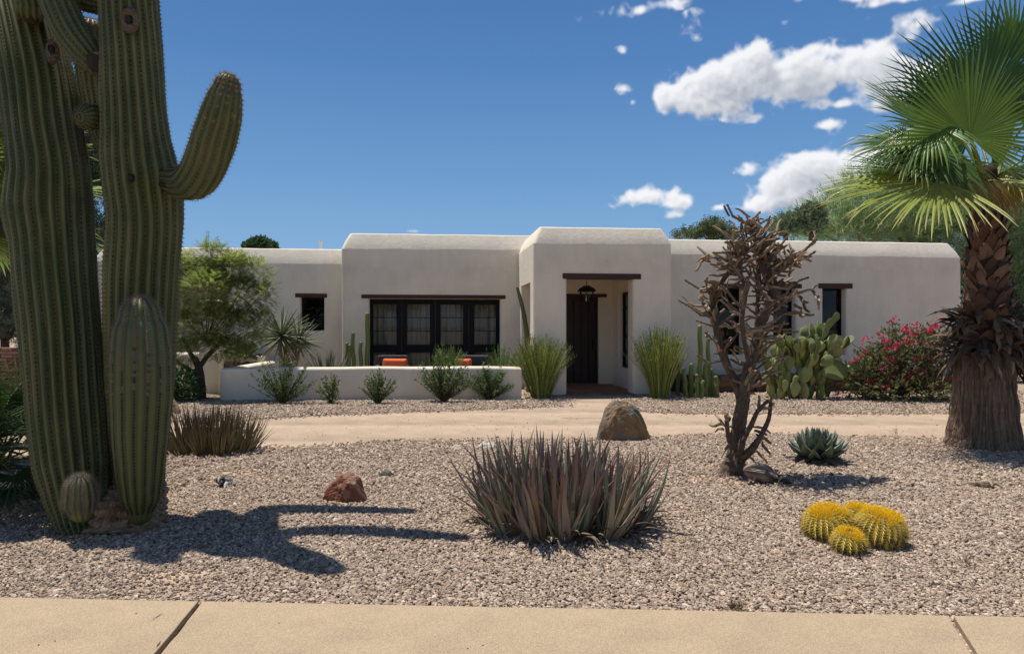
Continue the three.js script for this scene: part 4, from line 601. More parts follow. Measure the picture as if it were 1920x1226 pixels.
  const sm = ['#5d4a3a', '#6b5746', '#45352a', '#7a6550', '#9a9082'].map((h, j) => std({ color: new THREE.Color().setRGB(...C(h, 0.75)), roughness: j === 4 ? 0.4 : 0.85, side: THREE.DoubleSide }));
  for (let j = 0; j < 230; j++) { const a = R() * 2 * PI, y = R.r(585, 672), m = add(t, 'dead_leaf', R.pick(strip), j % 17 ? sm[floor(R() * 4)] : sm[4]), c = pt(1852, y).sub(at), r = 45 * k * R.r(0.9, 1.05); m.position.set(c.x + sin(a) * r, c.y, c.z + cos(a) * r); const up = R() < 0.45; aim(m, a, up ? -R.r(0.7, 1.9) : -R.r(0.05, 0.5), R.r(-0.35, 0.35)); const s = R.r(0.26, 0.46); m.scale.set(s * R.r(0.8, 1.3), s, s); }
  // crown: [hub x, hub y, depth offset, direction px, normal, radius px, options]
  const green = C('#4d6f24', 1.1), bright = C('#678430', 0.9), dark = C('#3a5a24', 1.1), tipc = C('#7f8a45'), pet = C('#7c8c3c', 1.0), dry = C('#a08a55', 0.8);
  const root = pt(1855, 352);
  const leaf = (x, y, dz, dx, dy, dzr, nrm, r, o = {}) => { const g = new MB(); fan(g, o.from ?? root.clone().add(V(R.r(-0.08, 0.08), R.r(-0.05, 0.1), R.r(-0.08, 0.08))), pt(x, y, dz), V(dx, -dy, dzr), nrm, r * k, { col: green, colTip: tipc, petCol: pet, R, ...o }); g.build(t, 'frond', M.leafWax); };
  leaf(1820, 258, -0.75, -0.02, -1, 0.15, V(0, 0.1, 1), 162, { spread: 2.2, droop: 0.12, tipDroop: 0.12, col: bright, n: 58, petW: 0.075, cup: -0.12, from: pt(1846, 345, -0.15), fused: 0.55 });
  leaf(1850, 190, 0.1, 0.12, -1, 0.05, V(-0.15, 0.1, 1), 212, { spread: 1.7, droop: 0.05, tipDroop: 0.05, col: dark, n: 54, cup: -0.1, fused: 0.5 });
  leaf(1905, 110, 0.3, 0.15, -1, 0, V(-0.2, 0, 1), 150, { spread: 1.6, droop: 0.1, tipDroop: 0.1, col: green, n: 40 });
  leaf(1736, 240, 0.1, -0.85, -0.38, 0.1, V(0.25, 0.65, 0.7), 160, { spread: 2.0, droop: 0.45, tipDroop: 0.5, col: green, n: 52 });
  leaf(1725, 275, -0.35, -0.9, 0.25, 0.2, V(-0.3, 0.6, 0.6), 140, { spread: 2.2, droop: 0.9, tipDroop: 1.3, col: dark, n: 50 });
  leaf(1716, 322, 0.05, -1, -0.04, 0.1, V(0.1, 0.95, -0.15), 150, { spread: 1.35, droop: 0.28, tipDroop: 0.3, col: green, n: 40, colTip: C('#a8a455') });
  leaf(1762, 342, -0.4, -0.92, 0.34, 0.25, V(-0.3, 0.8, 0.5), 222, { spread: 1.35, droop: 0.75, tipDroop: 0.3, col: C('#84903a'), colTip: C('#b9ab60'), n: 48, petCol: C('#8f8a48') });
  leaf(1890, 342, -0.35, 0.8, 0.2, 0.3, V(0.3, 0.85, 0.4), 150, { spread: 1.9, droop: 0.9, tipDroop: 0.9, col: C('#8b9440'), colTip: C('#b9ab60'), n: 46 });
  leaf(1748, 236, -0.55, -0.5, 0.6, 0.3, V(-0.6, 0.3, 0.6), 128, { spread: 1.5, col: green, n: 36, droop: 1.4, tipDroop: 1.6 });
  leaf(1712, 262, 0.15, -0.9, 0.35, 0.1, V(-0.2, 0.8, 0.5), 130, { spread: 1.8, col: dark, n: 44, droop: 0.9, tipDroop: 1.1 });
  leaf(1775, 215, 0.55, -0.6, -0.8, -0.2, V(0.3, 0.3, 0.9), 165, { spread: 1.9, col: dark, n: 46, droop: 0.2, tipDroop: 0.3 });
  leaf(1772, 295, -0.1, -0.55, 0.55, 0.3, V(-0.3, 0.3, 0.9), 130, { spread: 2.0, col: dark, n: 44, droop: 0.9, tipDroop: 1.2 });
  leaf(1925, 230, 0.0, 0.8, -0.5, 0.2, V(-0.3, 0.6, 0.7), 165, { spread: 2.1, n: 50, droop: 0.35, tipDroop: 0.5 });
  leaf(1935, 290, -0.2, 0.9, 0.3, 0.2, V(0.2, 0.8, 0.4), 160, { spread: 2.1, col: dark, n: 48, droop: 0.8, tipDroop: 1 });
  leaf(1900, 250, 0.7, 0.5, -0.6, -0.6, V(-0.3, 0.5, -0.6), 165, { spread: 2.1, col: dark, n: 46 });
  leaf(1830, 235, 0.9, -0.2, -0.7, -0.7, V(0, 0.5, -0.7), 165, { spread: 2.1, col: dark, n: 46 });
  leaf(1790, 310, 0.6, -0.6, 0.1, -0.8, V(-0.2, 0.9, -0.3), 150, { spread: 2.1, col: dark, n: 44, droop: 0.8, tipDroop: 1 });
  leaf(1890, 320, 0.6, 0.6, 0.2, -0.8, V(0.2, 0.9, -0.3), 150, { spread: 2.1, col: dark, n: 44, droop: 0.8, tipDroop: 1 });
  for (const [x, y, dx, dy] of [[1815, 345, -0.5, 0.9], [1885, 350, 0.5, 0.9], [1840, 335, -0.2, 1], [1868, 338, 0.3, 1]]) leaf(x, y, -0.3, dx, dy, 0.2, V(0, 0.3, 1), 70, { spread: 1.3, col: dry, colTip: C('#8a744d'), petCol: dry, n: 26, droop: 1, tipDroop: 1.2, petW: 0.02 });
}
// palms at the left edge: a low clump in the shade and a tall one whose leaves hang into the frame
{
  const R = RNG(57), at = V(-4.5, 0, -6.05), t = thing('fan_palm', 'low dark green fan palm clump at the left edge beside the saguaro', 'palm tree', at);
  for (const [x, z, h] of [[0, 0, 0.5], [-0.5, -0.3, 0.35], [0.1, -0.7, 0.6]]) { const b = new MB(), a = at.clone().add(V(x, 0, z)), [p, q] = smoothPath([a, a.clone().add(V(0.02, h, 0))], [0.11, 0.09], 6); tube(b, p, q, 12, C('#4a3a2c'), { shape: (th, k) => 1 + 0.2 * fbm(th * 4, k * 2, 2) }); b.build(t, 'trunk', M.vcRough); }
  const green = C('#42602f', 0.75), dk = C('#33502b', 0.75);
  for (let k = 0; k < 54; k++) { const a = k * 2.4, up = lerp(1.25, -0.45, k / 53) + R.r(-0.1, 0.1), dir = V(cos(a) * cos(up), sin(up), sin(a) * cos(up)), root = at.clone().add(V(R.r(-0.35, 0.12), R.r(0.3, 0.6), R.r(-0.5, 0.15))), hub = root.clone().addScaledVector(dir, R.r(0.4, 0.62)).add(V(0, 0.06, 0)), g = new MB(); hub.y = max(hub.y, 0.22); const nr = V(-dir.x * sin(up), cos(up), -dir.z * sin(up)).add(V(0, 0.2, 0)); fan(g, root, hub, dir, nr, R.r(0.44, 0.56), { n: 34, spread: 2.3, droop: 0.4, tipDroop: 0.35, col: k % 3 ? green : dk, colTip: C('#8d9a62', 0.9), petW: 0.012, petCol: C('#5d7340'), R, fused: 0.3, cup: 0.1 }); g.build(t, 'frond', M.leaf); }
  const bt = V(-6.3, 0, -8.0), u = thing('fan_palm', 'taller fan palm mostly outside the left edge with yellow-green leaves', 'palm tree', bt), b = new MB(), [p, q] = smoothPath([bt, bt.clone().add(V(0.05, 1.4, 0)), bt.clone().add(V(0, 2.9, 0))], [0.34, 0.26, 0.2], 14); tube(b, p, q, 24, C('#5c4a3a'), { shape: (th, k) => 1 + 0.25 * fbm(th * 5, k * 1.6, 3) }); b.build(u, 'trunk', M.bark);
  const top = bt.clone().add(V(0, 3, 0));
  for (let k = 0; k < 30; k++) { const a = k * 2.4 + 0.3, up = lerp(1.25, -0.5, k / 29), dir = V(cos(a) * cos(up), sin(up), sin(a) * cos(up)), hub = top.clone().addScaledVector(dir, 0.85), g = new MB(); fan(g, top, hub, dir, V(-dir.x * sin(up), cos(up), -dir.z * sin(up)).add(V(0, 0.2, 0)), R.r(0.85, 1.05), { n: 44, spread: 2.1, droop: 0.5, tipDroop: 0.7, col: C('#6f8a34'), colTip: C('#a7a35a'), petW: 0.03, petCol: C('#8a8f46'), R }); g.build(u, 'frond', M.leafWax); }
  for (const [hx2, hy, d, dx, dy, dz] of [[-75, 300, 7.4, 1, 0.05, 0.2], [-60, 380, 7.5, 0.9, 0.5, 0.2], [-85, 215, 7.6, 0.9, -0.3, 0.1]]) { const g = new MB(); fan(g, top, P(hx2, hy, d), V(dx, -dy, dz), V(0.1, 0.5, 0.8), 0.78, { n: 46, spread: 2.0, droop: 0.4, tipDroop: 0.5, col: C('#86983c'), colTip: C('#b5ab62'), petW: 0.03, petCol: C('#8a8f46'), R }); g.build(u, 'frond', M.leafWax); }
}

// ---------- dead-looking cholla tree ----------
{
  const D = 7.8, at = G(1376, 890), t = thing('cholla_tree', 'grey-brown tree cholla with knobby bare stems in front of the right wing', 'cactus', at), R = RNG(61), k = D / F;
  const col = C('#5c4a3f', 0.9), col2 = C('#86745f', 0.85), tips = [];
  const limb = (list, label) => { const x0 = list[0][0]; const mb = new MB(), [p, r] = smoothPath(list.map(([x, y, , dz = 0]) => P(x, y, D + dz)), list.map((q) => q[2] * k * (q[1] > 830 ? 1 : 0.78)), max(10, list.length * 7)); tube(mb, p, r, 16, col, { shape: (th, j) => 0.86 + 0.34 * (fbm(cos(th) * 2.2 + x0, sin(th) * 2.2 + j * 0.35, 3) - 0.25) + 0.1 * abs(sin(th * 4 + j * 2.1) * sin(j * 1.3)), colour: (th, j) => mixc(C('#3a2f27'), C('#7a6a5b'), clamp(fbm(th * 5, j * 0.6, 3) * 1.4 - 0.2)) }); mb.build(t, 'limb', M.bark, label); for (let j = floor(p.length * 0.3); j < p.length; j += 2) tips.push([p[j], r[j]]); };
  limb([[1372, 900, 30], [1375, 880, 24], [1380, 850, 15], [1386, 800, 17], [1392, 760, 16], [1398, 720, 16], [1410, 675, 14], [1420, 640, 13], [1428, 605, 12, -0.05], [1440, 575, 11, -0.1], [1448, 560, 9, -0.1]]);
  limb([[1392, 748, 13], [1378, 715, 11, 0.05], [1362, 680, 10, 0.1], [1350, 645, 10, 0.1], [1343, 610, 9, 0.1], [1336, 580, 8, 0.1], [1341, 555, 7, 0.1], [1346, 530, 6, 0.1]]);
  limb([[1432, 600, 11], [1446, 560, 11, 0.1], [1450, 540, 11, 0.1], [1438, 515, 10, 0.1], [1428, 490, 8, 0.1], [1420, 470, 6, 0.1]]);
  limb([[1408, 690, 6, -0.2], [1398, 650, 5.5, -0.25], [1392, 600, 5, -0.28], [1398, 550, 4.5, -0.25], [1388, 500, 4, -0.2], [1394, 450, 3.2, -0.2]]);
  limb([[1425, 490, 7, 0.1], [1428, 460, 6, 0], [1412, 440, 6, 0], [1402, 418, 5, 0]]);
  limb([[1420, 640, 8, 0.2], [1421, 590, 6, 0.25], [1424, 530, 5.5, 0.3], [1420, 480, 4.5, 0.3]]);
  limb([[1350, 535, 6, 0], [1364, 515, 6, -0.1], [1385, 495, 6, -0.2], [1400, 470, 5, -0.2]]);
  limb([[1440, 530, 6, 0.2], [1460, 505, 6, 0.1], [1480, 492, 6, 0.1], [1494, 482, 5, 0.1]]);
  limb([[1376, 840, 8, -0.15], [1366, 815, 6, -0.2], [1363, 790, 5, -0.25]]); limb([[1384, 850, 9, -0.15], [1396, 820, 7, -0.2], [1410, 795, 6, -0.2], [1422, 770, 5, -0.2], [1440, 752, 4, -0.2]]); limb([[1388, 862, 9, -0.1], [1412, 840, 7, -0.2], [1428, 815, 6, -0.2], [1442, 785, 5, -0.2], [1446, 755, 4, -0.2]]);
  const stems = [0, 1, 2, 3, 4, 5].map((s) => { const mb = new MB(), n = 34, r = RNG(65 + s), p = [], rr = [], bend = [0.1, 0.35, -0.3, 0.6, -0.12, 0.2][s]; for (let j = 0; j <= n; j++) { const q = j / n; p.push(V(bend * q * q * 0.5 + 0.02 * sin(q * 9 + s), q, 0.1 * sin(q * 4 + s) * q)); rr.push(0.052 * (0.85 + 0.3 * sin(q * PI) - 0.12 * q)); } tube(mb, p, rr, 12, [1, 1, 1], { capStart: true, shape: (th, j) => { const u = th / (2 * PI) * 5 + j * 0.5, w = j * 0.52; return 0.84 + 0.42 * pow(abs(sin(u * PI) * sin(w * PI)), 0.8); }, colour: (th, j) => { const u = th / (2 * PI) * 5 + j * 0.5, w = j * 0.52; return abs(sin(u * PI) * sin(w * PI)) > 0.62 ? [2.3, 2.15, 1.9] : [0.85, 0.85, 0.85]; } }); return mb.geo(); });
  const sm = ['#6e6152', '#786a59', '#5f5347', '#827361', '#6a5d4e'].map((h) => vc({ color: new THREE.Color().setRGB(...C(h, 1.15)), roughness: 0.95 }));
  let count = 0; const tw = new MB();
  const stem = (p, d, len, w = 1) => { if (count++ >= 290) { const dn = d.clone().normalize(), pts = [], rr = [], b = V(R.g(), R.g(), R.g()).multiplyScalar(len * 0.12); for (let j = 0; j <= 12; j++) { const q = j / 12; pts.push(p.clone().addScaledVector(dn, len * q).addScaledVector(b, q * q)); rr.push(0.0135 * w * (j % 2 ? 1.2 : 0.8)); } const c0 = mulc(C(R.pick(['#6e6152', '#786a59', '#5d5145'])), R.r(0.8, 1.2)); tube(tw, pts, rr, 7, c0, { shape: (th, j) => 0.8 + 0.4 * abs(sin(th * 2 + j)) }); return p.clone().addScaledVector(dn, len); } const m = add(t, 'stem', R.pick(stems), R.pick(sm)); m.position.copy(p).sub(at); m.quaternion.setFromUnitVectors(V(0, 1, 0), d.clone().normalize()).multiply(new THREE.Quaternion().setFromAxisAngle(V(0, 1, 0), R() * 6.3)); const s = 0.27 * w; m.scale.set(s, len, s); return p.clone().addScaledVector(d.clone().normalize(), len); };
  // stems that stand out against the sky and the wall, drawn where they are
  const S = (x0, y0, x1, y1, dz = 0, dz1 = dz) => { const a = P(x0, y0, D + dz), b = P(x1, y1, D + dz1); stem(a, b.clone().sub(a), a.distanceTo(b), R.r(0.85, 1.1)); };
  for (const q of [[1396, 445, 1386, 412], [1386, 415, 1392, 400], [1400, 440, 1404, 408], [1402, 430, 1432, 420], [1402, 412, 1430, 425], [1425, 445, 1447, 415], [1430, 455, 1470, 432], [1432, 458, 1455, 440], [1455, 440, 1460, 412], [1462, 432, 1450, 430], [1470, 435, 1462, 445], [1395, 445, 1384, 480], [1390, 480, 1380, 500],
    [1380, 492, 1340, 482], [1340, 482, 1308, 468], [1330, 478, 1306, 486], [1326, 484, 1300, 500], [1328, 482, 1328, 497], [1352, 488, 1338, 478], [1362, 490, 1366, 464], [1372, 500, 1342, 512], [1372, 490, 1376, 462], [1380, 470, 1378, 460],
    [1440, 528, 1470, 505], [1470, 505, 1492, 488], [1492, 488, 1520, 480], [1488, 490, 1484, 455], [1490, 487, 1502, 500], [1482, 498, 1484, 520], [1456, 518, 1458, 498], [1450, 470, 1482, 450], [1440, 480, 1470, 470], [1455, 480, 1462, 495],
    [1356, 535, 1308, 540], [1346, 535, 1336, 528], [1350, 545, 1346, 522], [1330, 580, 1318, 566], [1318, 566, 1314, 548], [1330, 570, 1326, 552], [1334, 566, 1336, 550], [1340, 600, 1328, 602],
    [1480, 552, 1522, 545], [1522, 545, 1530, 530], [1524, 545, 1536, 555], [1536, 555, 1538, 576], [1498, 555, 1508, 562], [1504, 560, 1510, 585], [1490, 570, 1504, 585], [1502, 583, 1506, 600], [1462, 585, 1500, 590], [1500, 590, 1516, 600], [1450, 545, 1480, 535], [1478, 545, 1492, 528], [1470, 555, 1484, 540],
    [1334, 630, 1322, 632], [1345, 640, 1330, 625], [1400, 690, 1440, 640], [1440, 650, 1478, 632], [1420, 720, 1465, 690], [1450, 690, 1475, 660], [1430, 705, 1475, 665],
    [1362, 800, 1338, 780], [1356, 795, 1336, 800], [1362, 790, 1360, 770], [1358, 805, 1340, 806], [1368, 790, 1366, 772], [1370, 800, 1392, 805], [1372, 812, 1362, 860], [1380, 780, 1398, 768], [1422, 770, 1424, 745], [1440, 755, 1436, 740], [1444, 760, 1458, 752], [1446, 758, 1450, 738], [1425, 770, 1440, 760], [1412, 800, 1440, 805], [1416, 808, 1442, 816], [1420, 815, 1440, 830], [1424, 820, 1442, 822], [1428, 825, 1440, 850], [1418, 845, 1438, 866], [1400, 850, 1420, 868], [1420, 780, 1404, 778]]) S(...q, R.r(-0.2, 0.2), R.r(-0.25, 0.25));
  const used2 = tips.filter(([p]) => p.y > 0.85);
  for (let j = 0; j < 330; j++) { const [p, r] = R.pick(used2), a = R() * 2 * PI, d = V(cos(a), R.r(-0.25, 1.3), sin(a)).normalize(); let e = stem(p.clone().addScaledVector(d, r * 0.4), d, R.r(0.10, 0.26), R.r(0.75, 1.1)); if (R() < 0.4) { const d2 = d.clone().add(V(R.r(-0.7, 0.7), R.r(-0.3, 0.9), R.r(-0.7, 0.7))); stem(e, d2, R.r(0.1, 0.22), 0.8); } }
  tw.build(t, 'twigs', M.vcRough).userData.kind = 'stuff';
}
// fallen wood
{
  const wood = (name, label, px, py, w, h, dep, seed, cols, turn = 0) => { const at = G(px, py), k = -at.z / F, b = new MB(), n = 26, pts = [], rs = []; for (let j = 0; j <= n; j++) { const q = j / n; pts.push(at.clone().add(V((q - 0.5) * w * k, h * k * (0.42 + 0.3 * sin(q * 2.6 + seed) - 0.35 * q * q), 0.06 * sin(q * 5 + seed)))); rs.push(h * k * (0.2 + 0.36 * sin(min(q * 1.25, 1) * PI * 0.9 + 0.15) * (0.7 + 0.5 * fbm(q * 5 + seed, 1, 2)))); }
    const t = thing(name, label, 'wood', at); tube(b, pts, rs, 28, cols[0], { capStart: true, shape: (th, j) => (0.72 + 0.5 * fbm(th * 2 + seed, j * 0.1, 3)) * (1 - 0.28 * pow(max(0, sin(th * 2 + seed)), 4)), colour: (th, j) => mixc(cols[0], cols[1], clamp(fbm(th * 6, j * 0.15 + seed, 3) * 1.8 - 0.4)) }); b.build(t, 'log', M.bark); 
    const s = new MB(), R = RNG(seed * 7); for (let j = 0; j < 5; j++) { const a = at.clone().add(V(R.r(-0.4, 0.45) * w * k, h * k * R.r(0.3, 0.7), 0.05)), e = a.clone().add(V(R.r(-0.2, 0.4) * w * k, -h * k * R.r(0, 0.5), R.r(0, 0.1))); tube(s, [a, a.clone().lerp(e, 0.5).add(V(0, 0.02, 0)), e], [0.02, 0.016, 0.006], 7, mixc(cols[0], cols[1], R())); } s.build(t, 'splinter', M.vcRough).userData.kind = 'stuff'; };
  wood('driftwood', 'weathered hollow log lying at the foot of the cholla tree', 1442, 905, 84, 36, 1, 2, [C('#4a3a30'), C('#9a8d80')]);
  wood('wood_chunk', 'small pale splintered wood chunk on the gravel near the palm', 1840, 912, 40, 17, 1, 5, [C('#6d5c48'), C('#b5a68e')]);
  wood('cactus_husk', 'small black and white dried cactus husk on the gravel near the saguaro', 424, 912, 26, 26, 1, 9, [C('#1b1a1a'), C('#b5b0a8')]);
}
// ---------- rocks ----------
{
  const rock = (label, px, py, w, h, cols, seed, { steep = 0.6, dz = 0.7, turn = 0, cut = 0.5, blocky = 0, group, name = 'boulder', px2 } = {}) => {
    const at = G(px, py), k = -at.z / F, g = new THREE.IcosahedronGeometry(1, 24), p = g.attributes.position, R = RNG(seed), c = new Float32Array(p.count * 3), cuts = []; at.z -= w * k * 0.5 * dz * 0.8; at.x = (px - CX) / F * -at.z;
    for (let j = 0; j < 13; j++) { const a = R() * 6.3, u = R.r(-0.1, 0.95); cuts.push([V(cos(a) * sqrt(1 - u * u), u, sin(a) * sqrt(1 - u * u)), R.r(0.62, 0.9)]); }
    const tn = (x, y, z) => fbm(x * 1.3 + y * 0.7 + seed, z * 1.3 - y * 0.9 + seed * 2, 5);
    for (let j = 0; j < p.count; j++) { const v = V(p.getX(j), p.getY(j), p.getZ(j)); if (blocky) v.set(sign3(v.x), sign3(v.y), sign3(v.z)).multiplyScalar(0.9); let s = 1; for (const [n, d] of cuts) { const q = n.dot(v); if (q > 0.05) s = min(s, d / q); } s = lerp(1, s, cut * 2 > 1 ? 1 : cut * 2); s *= 0.93 + 0.2 * (tn(v.x * 2, v.y * 2, v.z * 2) - 0.5) + 0.07 * (tn(v.x * 7, v.y * 7, v.z * 7) - 0.5) + 0.05 * abs(tn(v.x * 4 + 9, v.y * 4, v.z * 4) - 0.5);
      const y = v.y * s; p.setXYZ(j, v.x * s * w * k * 0.54 * (1 - steep * 0.4 * max(y, 0)), (y * 0.86 + 0.1) * h * k, v.z * s * w * k * 0.5 * dz); const m = clamp(tn(v.x * 3, v.y * 3 + 5, v.z * 3) * 2.4 - 0.75), cc = mixc(cols[0], cols[1], m), d2 = cols[2] ? mixc(cc, cols[2], sstep(0.52, 0.62, tn(v.x * 2 + 3, v.y * 2 + v.z, v.z * 2))) : cc; c.set(mulc(d2, 0.85 + 0.3 * hash(j, seed)), j * 3); }
    g.setAttribute('color', new THREE.BufferAttribute(c, 3)); g.computeVertexNormals(); g.rotateY(turn);
    const m = add(scene, name, g, vc({ roughness: 0.95, bumpMap: stuccoBump, bumpScale: 0.02 })); m.position.copy(at); tag(m, label, name === 'boulder' ? 'boulder' : 'rock', group); return m;
  };
  rock('large tan and grey boulder behind the big aloe at the driveway edge', 1168, 827, 116, 92, [C('#6d5c48'), C('#93744f'), C('#68635b')], 8, { dz: 0.7, steep: 0.75, cut: 0.25, blocky: 1 });
  rock('reddish brown angular rock on the gravel left of the big aloe', 655, 944, 98, 56, [C('#6e4232'), C('#8d5843'), C('#96705a')], 12, { dz: 0.7, steep: 0.8 });
  rock('tan rounded boulder under the shrub beside the saguaro', 318, 778, 44, 36, [C('#8d775d'), C('#b0977a')], 21, { dz: 0.9, steep: 0.4 });
  rock('small flat dark grey rock behind the reddish rock', 725, 894, 32, 13, [C('#5b5a52'), C('#77756b')], 31, { name: 'rock', dz: 0.6 });
  rock('white rock at the driveway edge partly behind the big aloe', 915, 842, 42, 17, [C('#c9c0b0'), C('#e0d8ca')], 33, { name: 'rock', dz: 0.7 });
  rock('small pale rock at the driveway edge left of the white rock', 857, 843, 24, 11, [C('#b3a690'), C('#d6cbb8')], 35, { name: 'rock', dz: 0.7 });
  rock('low brown lump of earth on the gravel behind the big aloe', 1246, 868, 30, 7, [C('#6b5746'), C('#806a55')], 37, { name: 'rock', dz: 0.8 });
  rock('pale flat stone on the gravel right of the big aloe', 1272, 922, 34, 9, [C('#a8987f'), C('#c4b59c')], 39, { name: 'rock', dz: 0.6 });
  rock('small dark brown clod on the gravel left of the wood chunk', 1690, 922, 22, 8, [C('#4d3b2f'), C('#63503f')], 41, { name: 'rock', dz: 0.7 });
  rock('small dark stone on the gravel behind the golden barrel cacti', 1663, 972, 14, 6, [C('#4f4c48'), C('#66625c')], 43, { name: 'rock', dz: 0.7 });
  rock('grey pebble lying on the sidewalk near its left joint', 383, 1163, 14, 7, [C('#8d8375'), C('#a59a89')], 45, { name: 'pebble', dz: 0.8 });
  rock('dark pebble on the sidewalk edge in front of the golden barrel cacti', 1402, 1162, 9, 6, [C('#3a332d'), C('#4a423a')], 47, { name: 'pebble', dz: 0.8 });
  rock('dark brown pebble on the middle of the sidewalk slab at right', 1575, 1166, 8, 5, [C('#45392f'), C('#564a3e')], 49, { name: 'pebble', dz: 0.8 });
  rock('tiny black pebble on the right sidewalk slab near the joint', 1703, 1179, 6, 4, [C('#2d2824'), C('#3d3630')], 51, { name: 'pebble', dz: 0.8 });
}

// ---------- foliage ----------
// sprays of small leaves through the volume of each clump [x, y, z, rx, ry, rz, share]
function crown(mb, clumps, { n, twig = 0.3, per = 9, len = 0.05, w = 0.012, pal, up = 0.35, out = 0.6, flat = 0, R, shell = 0.45, pairs = true, hang = 0, tw = null }) {
  const tot = clumps.reduce((s, c) => s + (c[6] ?? c[3] * c[4] * c[5]), 0);
  for (const c of clumps) {
    const m = max(1, floor(n * (c[6] ?? c[3] * c[4] * c[5]) / tot));
    for (let k = 0; k < m; k++) {
      let u; do { u = V(R.r(-1, 1), R.r(-1, 1), R.r(-1, 1)); } while (u.lengthSq() > 1 || u.lengthSq() < 0.01);
      const r = u.length(); u.multiplyScalar(lerp(r, pow(r, 0.35), shell) / r);
      const p = V(c[0] + u.x * c[3], c[1] + u.y * c[4], c[2] + u.z * c[5]), d = V(u.x * out + R.g() * 0.6, u.y * out * 0.6 + up + R.g() * 0.4 - hang, u.z * out + R.g() * 0.6).normalize(), L2 = twig * R.r(0.6, 1.2), col = mulc(R.pick(pal), R.r(0.72, 1.25));
      let s = V(-d.z, 0, d.x); if (s.lengthSq() < 1e-4) s = V(1, 0, 0); s.normalize(); if (!flat) s.applyAxisAngle(d, R() * PI);
      if (tw) mb.leaf(p, d, s, L2, 0.004, tw);
      for (let j = 0; j < per; j++) { const t = (j + 0.5) / per, q = p.clone().addScaledVector(d, L2 * t), g = j % 2 ? 1 : -1, e = pairs ? d.clone().multiplyScalar(0.5).addScaledVector(s, g).normalize() : d.clone().add(V(R.g() * 0.6, R.g() * 0.6, R.g() * 0.6)).normalize(); let nn = pairs ? d.clone().addScaledVector(e, -d.dot(e)).normalize() : V(R.g(), R.g(), R.g()).normalize().cross(e).normalize(); mb.leaf(q, e, nn, len * R.r(0.7, 1.2), w * R.r(0.8, 1.2), col); }
    }
  }
}
function limbs(mb, paths, col, sides = 8) { for (const list of paths) { const [p, r] = smoothPath(list.map((q) => V(q[0], q[1], q[2])), list.map((q) => q[3]), max(6, list.length * 4)); tube(mb, p, r, sides, col, { shape: (th, k) => 0.92 + 0.2 * fbm(th * 2, k * 0.4, 2) }); } }
const pxl = (list, d) => list.map(([x, y, r, dz = 0]) => { const p = P(x, y, d + dz); return [p.x, p.y, p.z, r * d / F]; });
const clp = (list, d, k = 0.8) => list.map(([x, y, rx, ry, dz = 0]) => { const p = P(x, y, d + dz), s = d / F; return [p.x, p.y, p.z, rx * s, ry * s, rx * s * k]; });
const branchTo = (from, clumps, r, R) => clumps.map((c) => { const m = [lerp(from[0], c[0], 0.5) + R.g() * 0.1, lerp(from[1], c[1], 0.45), lerp(from[2], c[2], 0.5) + R.g() * 0.1, r * 0.6]; return [[...from, r], m, [c[0], c[1] + c[4] * 0.3, c[2], r * 0.2]]; });
function tree(name, label, at, trunkPaths, clumps, from, o) {
  const t = thing(name, label, 'tree', at, o.group), tb = new MB(), cb = new MB(); limbs(tb, [...trunkPaths, ...branchTo(from, clumps, o.br ?? 0.05, o.R)], o.bark ?? C('#4a3d32'));
  tb.build(t, 'trunk', M.bark); crown(cb, clumps, o); const m = cb.build(t, 'crown', o.mat ?? M.leaf); return t;
}
